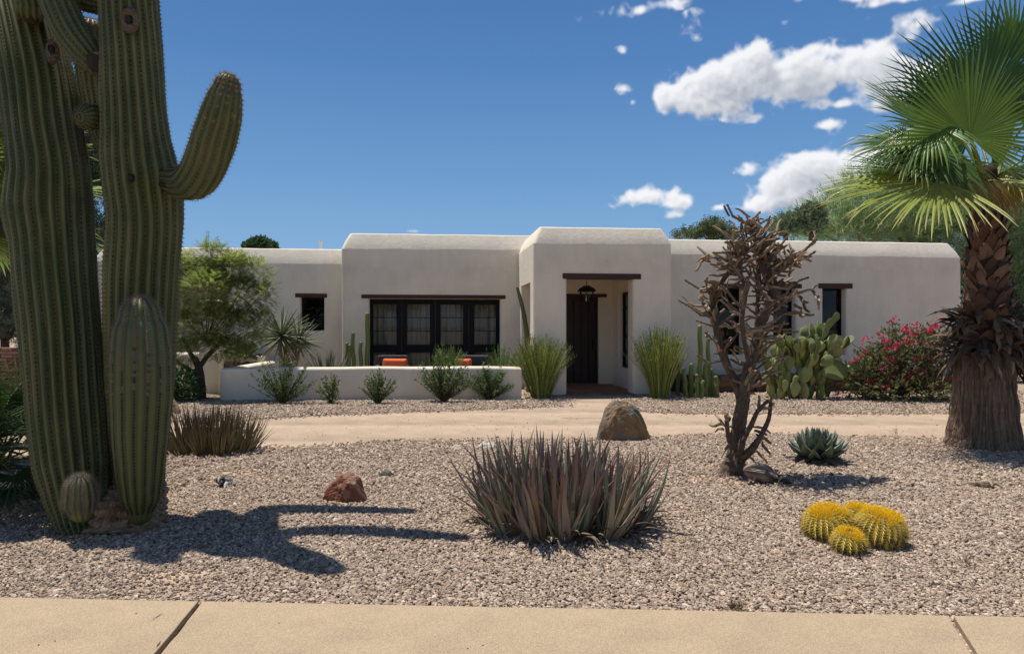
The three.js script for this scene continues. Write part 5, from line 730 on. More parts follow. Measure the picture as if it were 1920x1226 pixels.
{
  let R = RNG(101), d = 15.9, at = P(376, 750, d).setY(0);
  let cl = clp([[395, 476, 34, 20], [352, 505, 40, 34, 0.3], [430, 500, 44, 30], [478, 508, 34, 24, 0.2], [340, 560, 30, 40], [390, 545, 52, 40, -0.3], [450, 556, 50, 38, 0.2], [492, 560, 26, 34], [345, 620, 34, 36, 0.2], [400, 612, 52, 40], [455, 622, 46, 36], [488, 610, 26, 30, 0.3], [425, 655, 46, 20, 0.2], [350, 660, 36, 22], [395, 458, 20, 10], [445, 490, 20, 12], [505, 535, 14, 24]], d).map((q) => [q[0], q[1], q[2], q[3] * 0.88, q[4] * 0.86, q[5] * 0.88]);
  tree('mesquite_tree', 'small feathery light green tree with slim trunk left of the patio wall', at, [pxl([[378, 756, 9], [376, 720, 8], [372, 690, 7.5], [366, 675, 6]], d), pxl([[372, 690, 5], [388, 668, 4.5], [405, 650, 3.5], [425, 630, 2.5]], d), pxl([[368, 680, 5], [355, 660, 4], [345, 640, 3]], d), pxl([[372, 705, 4], [350, 690, 3.5], [330, 678, 3], [316, 668, 2.5]], d)], cl, pxl([[385, 640, 1]], d)[0].slice(0, 3), { R, n: 7600, twig: 0.2, per: 12, len: 0.044, w: 0.010, pal: ['#9aa955', '#aab862', '#889a49', '#b8c173', '#7a8c42'].map((h) => C(h, 0.78)), up: 0.1, flat: 1, out: 0.9, shell: 0.35, br: 0.012, mat: leafy(0.6), hang: 0.05 });
  // trees behind and beside the house
  R = RNG(102); d = 21; cl = clp([[150, 200, 60, 60], [110, 300, 90, 70], [180, 290, 44, 60], [175, 380, 48, 50, 0.5], [60, 250, 70, 70], [30, 360, 70, 70], [190, 440, 30, 30], [120, 430, 80, 40], [20, 480, 60, 60], [160, 155, 30, 30], [75, 180, 50, 40]], d);
  tree('palo_verde_tree', 'tall dark green airy tree showing between the two saguaro trunks', P(120, 750, d).setY(0), [pxl([[120, 720, 14], [118, 600, 12], [112, 500, 10], [110, 400, 7]], d)], cl, pxl([[112, 480, 1]], d)[0].slice(0, 3), { R, n: 9500, twig: 0.5, per: 12, len: 0.085, w: 0.016, pal: ['#566b48', '#64794f', '#455a3c', '#748660'].map((h) => C(h, 0.8)), up: 0, hang: 0.25, br: 0.06 });
  R = RNG(103); d = 17; cl = clp([[10, 520, 44, 60], [48, 560, 26, 50], [-20, 600, 60, 40], [25, 610, 50, 30], [55, 500, 20, 34], [-30, 500, 60, 60]], d);
  tree('olive_tree', 'grey-green olive-like tree at the left edge behind the saguaro', P(5, 750, d).setY(0), [pxl([[5, 720, 8], [8, 650, 7], [5, 600, 5]], d)], cl, pxl([[8, 640, 1]], d)[0].slice(0, 3), { R, n: 3600, twig: 0.28, per: 10, len: 0.07, w: 0.013, pal: ['#7d8a72', '#8d9982', '#6a7862', '#99a590'].map((h) => C(h, 0.8)), up: 0.3 });
  R = RNG(104); d = 27; cl = clp([[1640, 378, 70, 36], [1580, 410, 60, 30], [1520, 432, 50, 22], [1710, 370, 70, 40, 1], [1790, 385, 70, 50], [1690, 430, 90, 34], [1600, 440, 80, 24], [1870, 390, 70, 60], [1930, 430, 70, 70, 1], [1790, 450, 90, 50], [1890, 500, 60, 70], [1940, 560, 60, 60], [1840, 560, 60, 60], [1990, 470, 80, 90, 1], [1500, 440, 30, 16]], d);
  tree('palo_verde_tree', 'wide wispy grey-green palo verde tree behind the right wing and the palm', P(1760, 730, d).setY(0), [pxl([[1762, 715, 16], [1758, 640, 14], [1755, 560, 12], [1750, 490, 9]], d)], cl, pxl([[1755, 540, 1]], d)[0].slice(0, 3), { R, n: 15000, twig: 0.75, per: 9, len: 0.30, w: 0.011, pal: ['#92ab72', '#a3b985', '#7f9a64', '#b3c496'].map((h) => C(h, 0.95)), up: 0.55, out: 0.8, pairs: false, br: 0.07, mat: M.leafThin });
  R = RNG(105); d = 24; cl = clp([[1522, 397, 18, 12], [1510, 411, 20, 12], [1534, 412, 16, 12], [1522, 426, 20, 10]], d);
  tree('dark_tree', 'dark round-topped tree above the roof left of the wispy tree', P(1522, 690, d).setY(0), [pxl([[1522, 675, 8], [1522, 560, 7], [1522, 440, 5]], d)], cl, pxl([[1522, 450, 1]], d)[0].slice(0, 3), { R, n: 520, twig: 0.24, per: 8, len: 0.085, w: 0.026, pal: ['#6d7c60', '#7d8a6c', '#5f6f54'].map((h) => C(h, 0.95)), br: 0.03 });
  R = RNG(106); cl = clp([[1474, 417, 15, 11], [1462, 430, 16, 10], [1482, 431, 16, 10]], d);
  tree('dark_tree', 'smaller dark tree above the roof beside the top of the cholla', P(1474, 690, d).setY(0), [pxl([[1474, 675, 7], [1474, 560, 6], [1474, 440, 4]], d)], cl, pxl([[1474, 455, 1]], d)[0].slice(0, 3), { R, n: 380, twig: 0.24, per: 8, len: 0.085, w: 0.026, pal: ['#6f8062', '#808e6c', '#61714f'].map((h) => C(h, 0.95)), br: 0.03 });
  R = RNG(107); d = 34; cl = clp([[1336, 432, 20, 16], [1320, 442, 16, 12], [1352, 440, 18, 12], [1290, 444, 22, 8], [1366, 448, 16, 8]], d);
  tree('loose_tree', 'thin olive-green treetop above the roof right of the porch', P(1335, 690, d).setY(0), [pxl([[1335, 675, 7], [1335, 560, 6], [1335, 445, 4]], d)], cl, pxl([[1335, 455, 1]], d)[0].slice(0, 3), { R, n: 720, twig: 0.45, per: 8, len: 0.12, w: 0.028, pal: ['#6f7f50', '#5d6e44', '#808c60'].map((h) => C(h, 0.75)), up: 0.5 });
  R = RNG(108); cl = clp([[486, 459, 15, 7], [471, 463, 12, 5], [502, 464, 12, 5]], d);
  tree('round_tree', 'small dark treetop above the left wing roof', P(486, 690, d).setY(0), [pxl([[486, 675, 7], [486, 560, 6], [486, 460, 4]], d)], cl, pxl([[486, 466, 1]], d)[0].slice(0, 3), { R, n: 520, twig: 0.25, per: 9, len: 0.14, w: 0.04, pal: ['#4f6f4a', '#5f7f58', '#43603f'].map((h) => C(h, 0.75)) });
  R = RNG(109); d = 21; cl = clp([[1905, 600, 40, 70], [1950, 640, 60, 60], [1900, 680, 40, 30], [1990, 600, 60, 80]], d);
  const hg = thing('oleander_shrub', 'dark evergreen shrub behind the palm trunk at the right edge', 'shrub', P(1925, 720, d).setY(0)), hb = new MB(), hs = new MB(); crown(hb, cl, { R, n: 2600, twig: 0.3, per: 8, len: 0.11, w: 0.022, pal: ['#3f5235', '#4c6040', '#33452c'].map((h) => C(h, 0.7)) }); limbs(hs, branchTo([P(1925, 720, d).x, 0, -d], cl, 0.05, R), C('#4a3d32')); hs.build(hg, 'stems', M.bark); hb.build(hg, 'crown', M.leaf);
  // trees across the street, seen mirrored in the panes
  R = RNG(110); const sc = [[0, 4.6, 0, 2.2, 1.5, 2.2], [-1.4, 3.6, 0.3, 1.6, 1.2, 1.6], [1.5, 3.7, -0.3, 1.7, 1.3, 1.6], [0.2, 3.3, 1.2, 1.6, 1.1, 1.5], [0.2, 5.6, 0, 1.3, 1, 1.3]];
  const off = V(-9, 0, 16), st = tree('street_tree', 'broad green tree across the street behind the viewer', off, [[[off.x, 0, off.z, 0.2], [off.x, 1.4, off.z, 0.17], [off.x, 2.8, off.z, 0.13]]], sc.map((c) => [c[0] + off.x, c[1], c[2] + off.z, c[3], c[4], c[5]]), [off.x, 2.4, off.z], { R, n: 1800, twig: 0.5, per: 9, len: 0.16, w: 0.05, pal: ['#4f6340', '#5f744c', '#425636'].map((h) => C(h, 0.75)), group: 'trees across the street' });
  for (const [x, z, s, y, l] of [[-1.5, 19, 1.15, 1, 'street tree straight behind the viewer across the street'], [6.5, 17, 1.05, 2.2, 'second street tree to the right behind the viewer'], [14, 20, 1.25, 0.4, 'farthest street tree to the right behind the viewer'], [-17, 20, 1.3, 3.1, 'farthest street tree to the left behind the viewer'], [21, 13, 1.3, 2, 'street tree far to the right side behind the viewer'], [29, 18, 1.5, 5, 'tall street tree farthest to the right']]) { const c = st.clone(); c.name = numbered('street_tree'); c.userData = { ...st.userData, label: l }; c.position.set(x, 0, z); c.rotation.y = y; c.scale.setScalar(s); scene.add(c); }
}
// ---------- shrubs ----------
{
  // broom-like shrubs of thin green stems
  const broom = (label, px, py, w, h, seed, n, o = {}) => {
    const at = o.at ?? G(px, py), k = -at.z / F, R = RNG(seed), t = thing('milkweed_shrub', label, 'shrub', at, o.group), b = new MB(), lf = new MB(), pal = (o.pal ?? ['#8c9648', '#9aa352', '#77843c', '#a8ad62', '#69783a']).map((q) => C(q, 0.85));
    for (let j = 0; j < n; j++) {
      const a = R() * 2 * PI, s = pow(R(), 0.6), top = V(cos(a) * s * w * k * 0.5, h * k * R.r(0.72, 1.02) * (1 - 0.22 * s * s), sin(a) * s * w * k * 0.42), foot = V(cos(a) * s * w * k * 0.13, -0.02, sin(a) * s * w * k * 0.13), mid = foot.clone().lerp(top, 0.5).add(V(-cos(a) * s * w * k * 0.07, h * k * 0.06, -sin(a) * s * w * k * 0.07)), c = mulc(R.pick(pal), R.r(0.6, 1.25)); if (R() < 0.1) { top.x *= 1.25; top.y *= R.r(0.75, 1.08); top.z *= 1.2; }
      const pts = []; for (let q = 0; q <= 5; q++) { const f = q / 5; pts.push(foot.clone().multiplyScalar((1 - f) * (1 - f)).addScaledVector(mid, 2 * f * (1 - f)).addScaledVector(top, f * f).add(at)); }
      tube(b, pts, pts.map((_, q) => (o.thick ?? 0.0055) * (1 - 0.5 * q / 5)), 4, c, { capEnd: false });
      for (let q = 0; q < (o.leaves ?? 14); q++) { const f = R.r(0.35, 1), i = min(4, floor(f * 5)), p = pts[i].clone().lerp(pts[i + 1], f * 5 - i), d = V(R.g() * 0.6, 1, R.g() * 0.6).normalize(), sd = V(cos(R() * 6.3), 0, sin(R() * 6.3)); lf.leaf(p, d, sd, R.r(0.035, 0.085), R.r(0.004, 0.009), mulc(c, R.r(0.85, 1.35))); }
    }
    const sm = b.build(t, 'stems', M.vcRough), l2 = lf.build(t, 'leaves', M.leafThin); sm.userData.kind = l2.userData.kind = 'stuff'; return t;
  };
  broom('upright yellow-green broom-like shrub left of the porch opening', 1014, 747, 130, 122, 201, 420);
  broom('upright yellow-green broom-like shrub right of the porch opening', 1237, 747, 112, 138, 202, 420);
  broom('green upright shrub rising behind the middle of the patio wall', 838, 700, 76, 100, 203, 110, { at: P(838, 740, 16.9).setY(0), thick: 0.007, leaves: 16, pal: ['#6f8a45', '#7d9650', '#5f7a3c'] });
  broom('green upright shrub behind the right end of the patio wall', 938, 700, 72, 96, 204, 100, { at: P(938, 740, 17.1).setY(0), thick: 0.007, leaves: 16, pal: ['#6f8a45', '#7d9650', '#5f7a3c'] });
  // sprawling dark-leaved shrubs before the patio wall
  const sprawl = (label, px, py, w, h, seed, n, o = {}) => {
    const at = G(px, py), k = -at.z / F, R = RNG(seed), t = thing('lantana_shrub', label, 'shrub', at, o.group), b = new MB(), lf = new MB(), fl = new MB(), pal = ['#566f3c', '#668048', '#4a6034', '#7d8f5a'].map((q) => C(q, 0.95));
    for (let j = 0; j < n; j++) {
      const a = R() * PI * 2, s = R.r(0.15, 1), e = V(cos(a) * s * w * k * 0.52, h * k * R.r(0.45, 1) * (1 - 0.5 * s * s), sin(a) * s * 0.3 - 0.02), m = V(e.x * 0.45, e.y * (0.7 - 0.3 * s), e.z * 0.5), pts = []; for (let q = 0; q <= 6; q++) { const f = q / 6; pts.push(at.clone().addScaledVector(m, 2 * f * (1 - f)).addScaledVector(e, f * f).add(V(R.g() * 0.012, R.g() * 0.012, 0))); }
      tube(b, pts, pts.map((_, q) => 0.009 * (1 - 0.75 * q / 6)), 5, C('#4d4034'), { capEnd: false });
      for (let q = 0; q < 38; q++) { const f = pow(R(), 0.55), i = min(5, floor(f * 6)), p = pts[i].clone().lerp(pts[i + 1], f * 6 - i).add(V(R.g() * 0.03, R.g() * 0.03, R.g() * 0.03)), d = V(R.g(), R.g() * 0.7 + 0.35, R.g()).normalize(), sd = V(R.g(), R.g(), R.g()).cross(d).normalize(); lf.leaf(p, d, sd, R.r(0.035, 0.065), R.r(0.010, 0.018), mulc(R.pick(pal), R.r(0.7, 1.3))); }
      if (R() < 0.3) for (let q = 0; q < 5; q++) { const p = pts[6].clone().add(V(R.g() * 0.02, R.g() * 0.02, R.g() * 0.02)); fl.leaf(p, V(R.g(), 1, R.g()).normalize(), V(1, 0, 0), 0.03, 0.012, C('#a88a7d')); }
    }
    b.build(t, 'stems', M.vcRough); lf.build(t, 'leaves', M.leaf).userData.kind = 'stuff'; if (fl.n) fl.build(t, 'flowers', M.leaf).userData.kind = 'stuff'; return t;
  };
  sprawl('wide dark green sprawling shrub against the left end of the patio wall', 530, 757, 130, 100, 211, 58);
  sprawl('small thin sprawling shrub against the patio wall, second from its left end', 622, 757, 58, 68, 212, 22);
  sprawl('upright leafy shrub against the patio wall below the left glass door', 708, 757, 76, 72, 213, 40);
  sprawl('largest bushy dark shrub against the middle of the patio wall', 832, 754, 118, 104, 214, 80);
  sprawl('bushy shrub against the right end of the patio wall beside the broom-like shrub', 916, 750, 100, 74, 215, 56);
  // dark leafy shrub beside the small tree
  { const R = RNG(221), d = 15.4, at = P(336, 750, d).setY(0), t = thing('leafy_shrub', 'glossy dark green leafy shrub at the foot of the small feathery tree', 'shrub', at), b = new MB(), s = new MB(), cl = clp([[336, 722, 30, 26], [318, 735, 20, 20], [352, 738, 22, 18]], d); crown(b, cl, { R, n: 420, twig: 0.16, per: 7, len: 0.075, w: 0.02, pal: ['#47663a', '#587a48', '#3a5530'].map((h) => C(h, 0.85)), pairs: false }); limbs(s, branchTo([at.x, 0, at.z], cl, 0.02, R), C('#4a3d32'), 6); s.build(t, 'stems', M.vcRough); b.build(t, 'leaves', M.leafWax).userData.kind = 'stuff'; }
  // trailing plant over the white-capped planter
  { const R = RNG(222), d = 18.3, at = P(450, 690, d).setY(0.74), t = thing('trailing_plant', 'dark trailing plant spilling over the white cap of the stone planter', 'plant', at), b = new MB(), s = new MB(), cl = clp([[440, 658, 26, 9], [462, 664, 20, 9], [420, 655, 12, 8]], d); crown(b, cl, { R, n: 230, twig: 0.16, per: 7, len: 0.07, w: 0.02, pal: ['#33452b', '#3f5235'].map((h) => C(h, 0.8)), pairs: false }); limbs(s, branchTo([at.x, at.y, at.z], cl, 0.015, R), C('#4a3d32'), 6); s.build(t, 'stems', M.vcRough); b.build(t, 'leaves', M.leaf).userData.kind = 'stuff'; }
  // bougainvillea
  { const R = RNG(231), d = 15.9, at = P(1690, 748, d).setY(0), t = thing('bougainvillea', 'mounded bougainvillea with crimson-pink flowers beside the palm trunk', 'shrub', at), lf = new MB(), fl = new MB(), st = new MB();
    const cl = clp([[1690, 690, 70, 44], [1745, 680, 56, 56], [1640, 705, 50, 36], [1700, 650, 50, 32], [1770, 710, 40, 40], [1612, 716, 40, 34], [1640, 690, 40, 30], [1745, 640, 40, 24], [1655, 665, 36, 20], [1680, 625, 16, 16, 0.2], [1668, 612, 8, 10], [1790, 650, 20, 30], [1690, 728, 90, 22, -0.2]], d);
    crown(lf, cl, { R, n: 2900, twig: 0.16, per: 7, len: 0.062, w: 0.019, pal: ['#5d7042', '#6c7d4c', '#4d6036', '#7f7a4e', '#86704c', '#8b8a5c'].map((h) => C(h, 0.9)), pairs: false, up: 0.2, shell: 0.5, tw: C('#5a4638') });
    limbs(st, [...branchTo([at.x, 0, at.z], cl, 0.028, R), ...[[1640, 690, 1592, 640], [1655, 660, 1625, 640], [1680, 640, 1676, 602], [1680, 635, 1664, 603], [1780, 650, 1766, 602], [1772, 650, 1778, 610], [1620, 715, 1590, 695], [1700, 640, 1703, 612]].map(([a, b, c, e]) => pxl([[a, b, 0.9], [(a + c) / 2 + 3, (b + e) / 2 - 5, 0.7], [c, e, 0.4]], d))], C('#54453a'), 6);
    const spots = [[1703, 703], [1728, 703], [1712, 708], [1690, 707], [1668, 704], [1676, 706], [1740, 645], [1745, 618], [1752, 612], [1758, 612], [1718, 610], [1715, 609], [1700, 618], [1695, 617], [1730, 620], [1745, 622], [1706, 632], [1711, 626], [1654, 632], [1650, 625], [1661, 640], [1626, 634], [1697, 641], [1700, 640], [1713, 642], [1680, 651], [1682, 646], [1664, 653], [1760, 647], [1770, 662], [1670, 675], [1717, 672], [1657, 690], [1676, 690], [1744, 688], [1720, 693], [1648, 725], [1664, 728], [1662, 728], [1582, 702], [1573, 738], [1740, 728], [1768, 744], [1745, 745], [1778, 728], [1784, 710], [1738, 668], [1610, 672], [1600, 676], [1622, 660], [1757, 666], [1795, 622], [1755, 700], [1731, 701], [1634, 715], [1620, 640], [1677, 598], [1767, 600]];
    for (const [x, y] of spots) { const n = R() < 0.3 ? 30 : 14, dz = -0.45 * sqrt(max(0, 1 - ((x - 1690) / 110) ** 2)); for (let q = 0; q < n; q++) { const p = P(x + R.g() * 7, y + R.g() * 4.5, d + dz + R.g() * 0.08), dd = V(R.g(), R.g() + 0.4, R.g() + 0.5).normalize(); fl.leaf(p, dd, V(R.g(), R.g(), R.g()).cross(dd).normalize(), 0.045, 0.02, mulc(R.pick([C('#d42a5a'), C('#e2437a'), C('#c01f50')]), R.r(0.75, 1.2))); } }
    for (let q = 0; q < 170; q++) { const c = R.pick(cl), u = V(R.g(), R.g() + 0.3, abs(R.g())).normalize(), p = V(c[0] + u.x * c[3], c[1] + u.y * c[4], c[2] + u.z * c[5]), dd = V(R.g(), R.g() + 0.4, R.g() + 0.5).normalize(); for (let z = 0; z < 3; z++) fl.leaf(p.clone().add(V(R.g() * 0.02, R.g() * 0.02, R.g() * 0.02)), dd, V(R.g(), R.g(), R.g()).cross(dd).normalize(), 0.038, 0.016, mulc(R.pick([C('#b8455a'), C('#a33a44'), C('#b9605a')]), R.r(0.6, 1.1))); }
    st.build(t, 'stems', M.vcRough); lf.build(t, 'leaves', M.leaf).userData.kind = 'stuff'; fl.build(t, 'flowers', leafy(0.45)).userData.kind = 'stuff'; }
}
// ---------- columns of cactus, yucca, prickly pear ----------
{
  const posts = (label, list, d, seed, group, o = {}) => { const at = P(list[0][0], 740, d).setY(0), t = thing('fence_post_cactus', label, 'cactus', at, group), green = C(o.col ?? '#66763c', 0.8), g2 = C('#7f8a4c', 0.8); list.forEach(([x0, x1, ytop, r, dz = 0], j) => { const a = P(x0, 740, d + dz).setY(-0.03), b = P(x1, ytop + r, d + dz), k = d / F, n = 7, pts = [], rr = []; for (let q = 0; q <= n; q++) { const f = q / n; pts.push(a.clone().lerp(b, f).add(V(0.012 * sin(q * 1.7 + j), 0, 0))); rr.push(r * k * (0.86 + 0.14 * sin(f * PI))); } const [p, q2] = smoothPath(pts, rr, 24), mb = new MB(); tube(mb, p, q2, 28, green, { shape: (th) => 0.8 + 0.2 * pow(abs(cos(th * 3.5)), 0.7), colour: (th, kk) => mixc(green, g2, clamp(fbm(th * 2, kk * 0.3 + j, 3) * 1.3 - 0.2)) }); mb.build(t, 'stem', M.vcWax); }); return t; };
  posts('group of slim green column cacti left of the glass doors behind the patio wall', [[688, 689, 585, 4.6], [676, 676, 640, 3.8], [664, 661, 622, 3.8], [652, 650, 641, 3.6, 0.1], [656, 655, 645, 3.4, -0.15]], 18.3, 1);
  posts('group of green column cacti between the right broom-like shrub and the cholla', [[1312, 1313, 608, 5.2], [1330, 1328, 632, 4.4, 0.15], [1324, 1324, 675, 5], [1297, 1296, 680, 4.6], [1308, 1307, 700, 4.4, -0.2], [1343, 1344, 703, 5.2], [1336, 1335, 690, 4, 0.25], [1288, 1282, 688, 4.4, -0.1], [1317, 1318, 712, 3.8, -0.25], [1272, 1271, 640, 4, 0.3]], 16.35, 2);
  { const d = 17.5, at = P(990, 740, d).setY(0), t = thing('leaning_cactus', 'thin dark cactus stem leaning against the left side of the porch', 'cactus', at), mb = new MB(), q = pxl([[992, 742, 5.5], [991, 690, 5.5], [989, 640, 5], [984, 600, 4.4], [977, 565, 3.6], [970, 540, 2.6]], d), [p, r] = smoothPath(q.map((c) => V(c[0], c[1], c[2])), q.map((c) => c[3]), 34); tube(mb, p, r, 24, C('#4f5630', 0.8), { shape: (th, k) => 0.82 + 0.18 * abs(cos(th * 3)) + 0.03 * sin(k * 1.2), colour: (th, k) => mixc(C('#3b3f28'), C('#6a7042'), fbm(th * 3, k * 0.5, 3)) }); mb.build(t, 'stem', M.vcWax); }
  // two-headed yucca
  { const d = 17.6, at = P(540, 740, d).setY(0), R = RNG(241), k = d / F, t = thing('yucca', 'two-headed spiky grey-green yucca behind the left part of the patio wall', 'yucca', at), b = new MB();
    limbs(b, [pxl([[545, 742, 8], [541, 700, 8], [530, 660, 7], [527, 640, 6]], d), pxl([[545, 710, 6], [552, 680, 6], [558, 655, 5]], d)], C('#7d6c58'), 10); b.build(t, 'trunk', M.bark);
    const lg = [0, 1].map((s) => fleshy(0.052, 0.006, { bend: [0.08, 0.3][s], channel: 1, rows: 6, fat: 0.4, col: [1, 1, 1], tip: 0.001 })), lm = ['#7f8d6c', '#95a081', '#6f7e60', '#a5ad8f'].map((h) => tint(h, 0.8)), dm = ['#a58f74', '#8d7860', '#b7a488'].map((h) => tint(h, 0.75, { roughness: 0.95 }));
    for (const [x, y, r, n] of [[527, 632, 62, 130], [559, 640, 58, 110]]) { const c = P(x, y, d + (x > 540 ? 0.2 : -0.1)).sub(at); for (let j = 0; j < n; j++) { const u = 1 - 1.75 * (j + 0.5) / n, a = j * 2.39996, m = add(t, u < -0.55 ? 'dry_leaf' : 'leaf', R.pick(lg), u < -0.55 ? R.pick(dm) : R.pick(lm)); m.position.copy(c); aim(m, a, Math.acos(clamp(u + R.r(-0.08, 0.08), -1, 1)), R.r(-0.1, 0.1)); const l = r * k * R.r(0.85, 1.1) * (u < -0.55 ? 0.95 : 1); m.scale.set(l, l, l); } } }
  // spiky plant inside the patio
  { const at = P(618, 740, 17.8).setY(0), R = RNG(243), t = thing('patio_agave', 'thin-leaved grey agave showing above the patio wall beside the column cacti', 'agave', at), lg = fleshy(0.06, 0.008, { bend: -0.15, channel: 1, rows: 7, col: [1, 1, 1] }), lm = ['#7f8a70', '#6d7a62', '#8b937c'].map((h) => tint(h, 0.75)); for (let j = 0; j < 34; j++) { const m = add(t, 'leaf', lg, R.pick(lm)); m.position.set(R.g() * 0.12, 0.1, R.g() * 0.1); aim(m, j * 2.4, lerp(0.05, 0.75, j / 34), 0); m.scale.setScalar(R.r(0.85, 1.05)); } }
  // prickly pear
  { const d = 16.1, at = P(1515, 746, d).setY(0), R = RNG(251), k = d / F, t = thing('prickly_pear', 'tall bright green prickly pear with many round pads beside the narrow windows', 'cactus', at);
    const pads = [0, 1, 2].map((s) => { const g = new THREE.SphereGeometry(1, 26, 18), p = g.attributes.position, c = new Float32Array(p.count * 3); for (let j = 0; j < p.count; j++) { const x = p.getX(j), y = p.getY(j), z = p.getZ(j), w = (0.30 + s * 0.02) * (1 + 0.28 * y - 0.1 * y * y); p.setXYZ(j, x * w, (y + 1) * 0.5, Math.sign(z) * pow(abs(z), 0.8) * 0.062 * (1 - 0.25 * y) + 0.05 * x * x * (s - 1) + 0.03 * sin(y * 3 + s)); const n = fbm(x * 3 + s, y * 3, 3); c.set(mixc([0.85, 0.9, 0.8], [1.15, 1.1, 1.2], n), j * 3); } g.setAttribute('color', new THREE.BufferAttribute(c, 3)); g.computeVertexNormals(); return g; });
    const pm = ['#8a9650', '#7d8a48', '#97a25c', '#707c42', '#a3aa66'].map((h) => tint(h, 0.66, { roughness: 0.6 })), cl = spineCluster(51, 5, 0.012, 0.003, C('#b9b08a'), C('#d8d0b0'), 1.2, 0.0006);
    const spots = [];
    const pad = (base, dir, face, len, wide = 1, old = false) => { const m = add(t, 'pad', R.pick(pads), old ? pm[3] : R.pick(pm)); const y = dir.clone().normalize(), z = face.clone().addScaledVector(y, -face.dot(y)).normalize(), x = y.clone().cross(z); m.quaternion.setFromRotationMatrix(new THREE.Matrix4().makeBasis(x, y, z)); m.position.copy(base).sub(at); m.scale.set(len * wide, len, len); return base.clone().addScaledVector(y, len * 0.95); };
    const rf = () => V(R.g() * 1.9, R.g() * 0.25, 1).normalize();
    const grow = (base, dir, len, depth) => { const tip = pad(base, dir, rf(), len, R.r(0.72, 1.02), depth > 3); if (depth <= 0) return; const n = depth > 2 ? 2 : R() < 0.55 ? 2 : 1; for (let q = 0; q < n; q++) { const nd = dir.clone().add(V(R.g() * 0.42, R.r(0.1, 0.5), R.g() * 0.35)).normalize(); grow(tip.clone().add(V(R.g() * 0.05, -0.05 * R(), R.g() * 0.04)), nd, len * R.r(0.82, 1.02), depth - 1); } };
    for (const [x, lean, dep, dz] of [[1452, -0.25, 3, 0], [1475, -0.1, 4, 0.25], [1495, 0.05, 4, 0], [1515, -0.05, 4, 0.3], [1530, 0.12, 4, 0], [1548, 0.2, 3, 0.2], [1508, 0, 3, -0.25], [1520, 0.05, 4, -0.1], [1484, -0.08, 4, -0.1], [1538, 0.1, 3, -0.2], [1462, -0.2, 3, 0.2], [1470, -0.2, 2, -0.2]]) { const b = P(x, 740, d + dz).setY(-0.05); grow(b, V(lean, 1, R.g() * 0.1), R.r(0.36, 0.43), dep); }
    // pads that stand clear at the right and in front
    const at2 = (x0, y0, x1, y1, dz, f, wide = 1) => { const a = P(x0, y0, d + dz), b = P(x1, y1, d + dz); pad(a, b.clone().sub(a), f, a.distanceTo(b), wide); };
    at2(1520, 680, 1533, 660, -0.35, V(0.1, 0.3, 1), 1.1); at2(1540, 686, 1562, 668, -0.35, V(-0.1, 0.3, 1), 1.2); at2(1540, 700, 1590, 690, -0.3, V(0.1, 0.5, 1), 1.1); at2(1586, 694, 1622, 680, -0.3, V(0.2, 0.7, 0.8), 0.9); at2(1617, 686, 1640, 672, -0.3, V(0.3, 0.8, 0.8), 0.8); at2(1560, 690, 1578, 672, -0.2, V(0.1, 0.1, 1), 1.1); at2(1550, 620, 1562, 597, -0.2, V(0.4, 0.2, 1)); at2(1562, 606, 1573, 586, -0.2, V(0.3, 0.2, 1), 0.9); at2(1462, 730, 1468, 705, -0.4, V(0.6, 0, 1)); at2(1462, 748, 1465, 727, -0.4, V(0.2, 0.2, 1)); at2(1472, 735, 1474, 712, -0.45, V(0.2, 0.1, 1)); at2(1490, 745, 1492, 715, -0.4, V(0.2, 0.1, 1)); at2(1488, 718, 1496, 704, -0.45, V(-0.4, 0.1, 1)); }
}
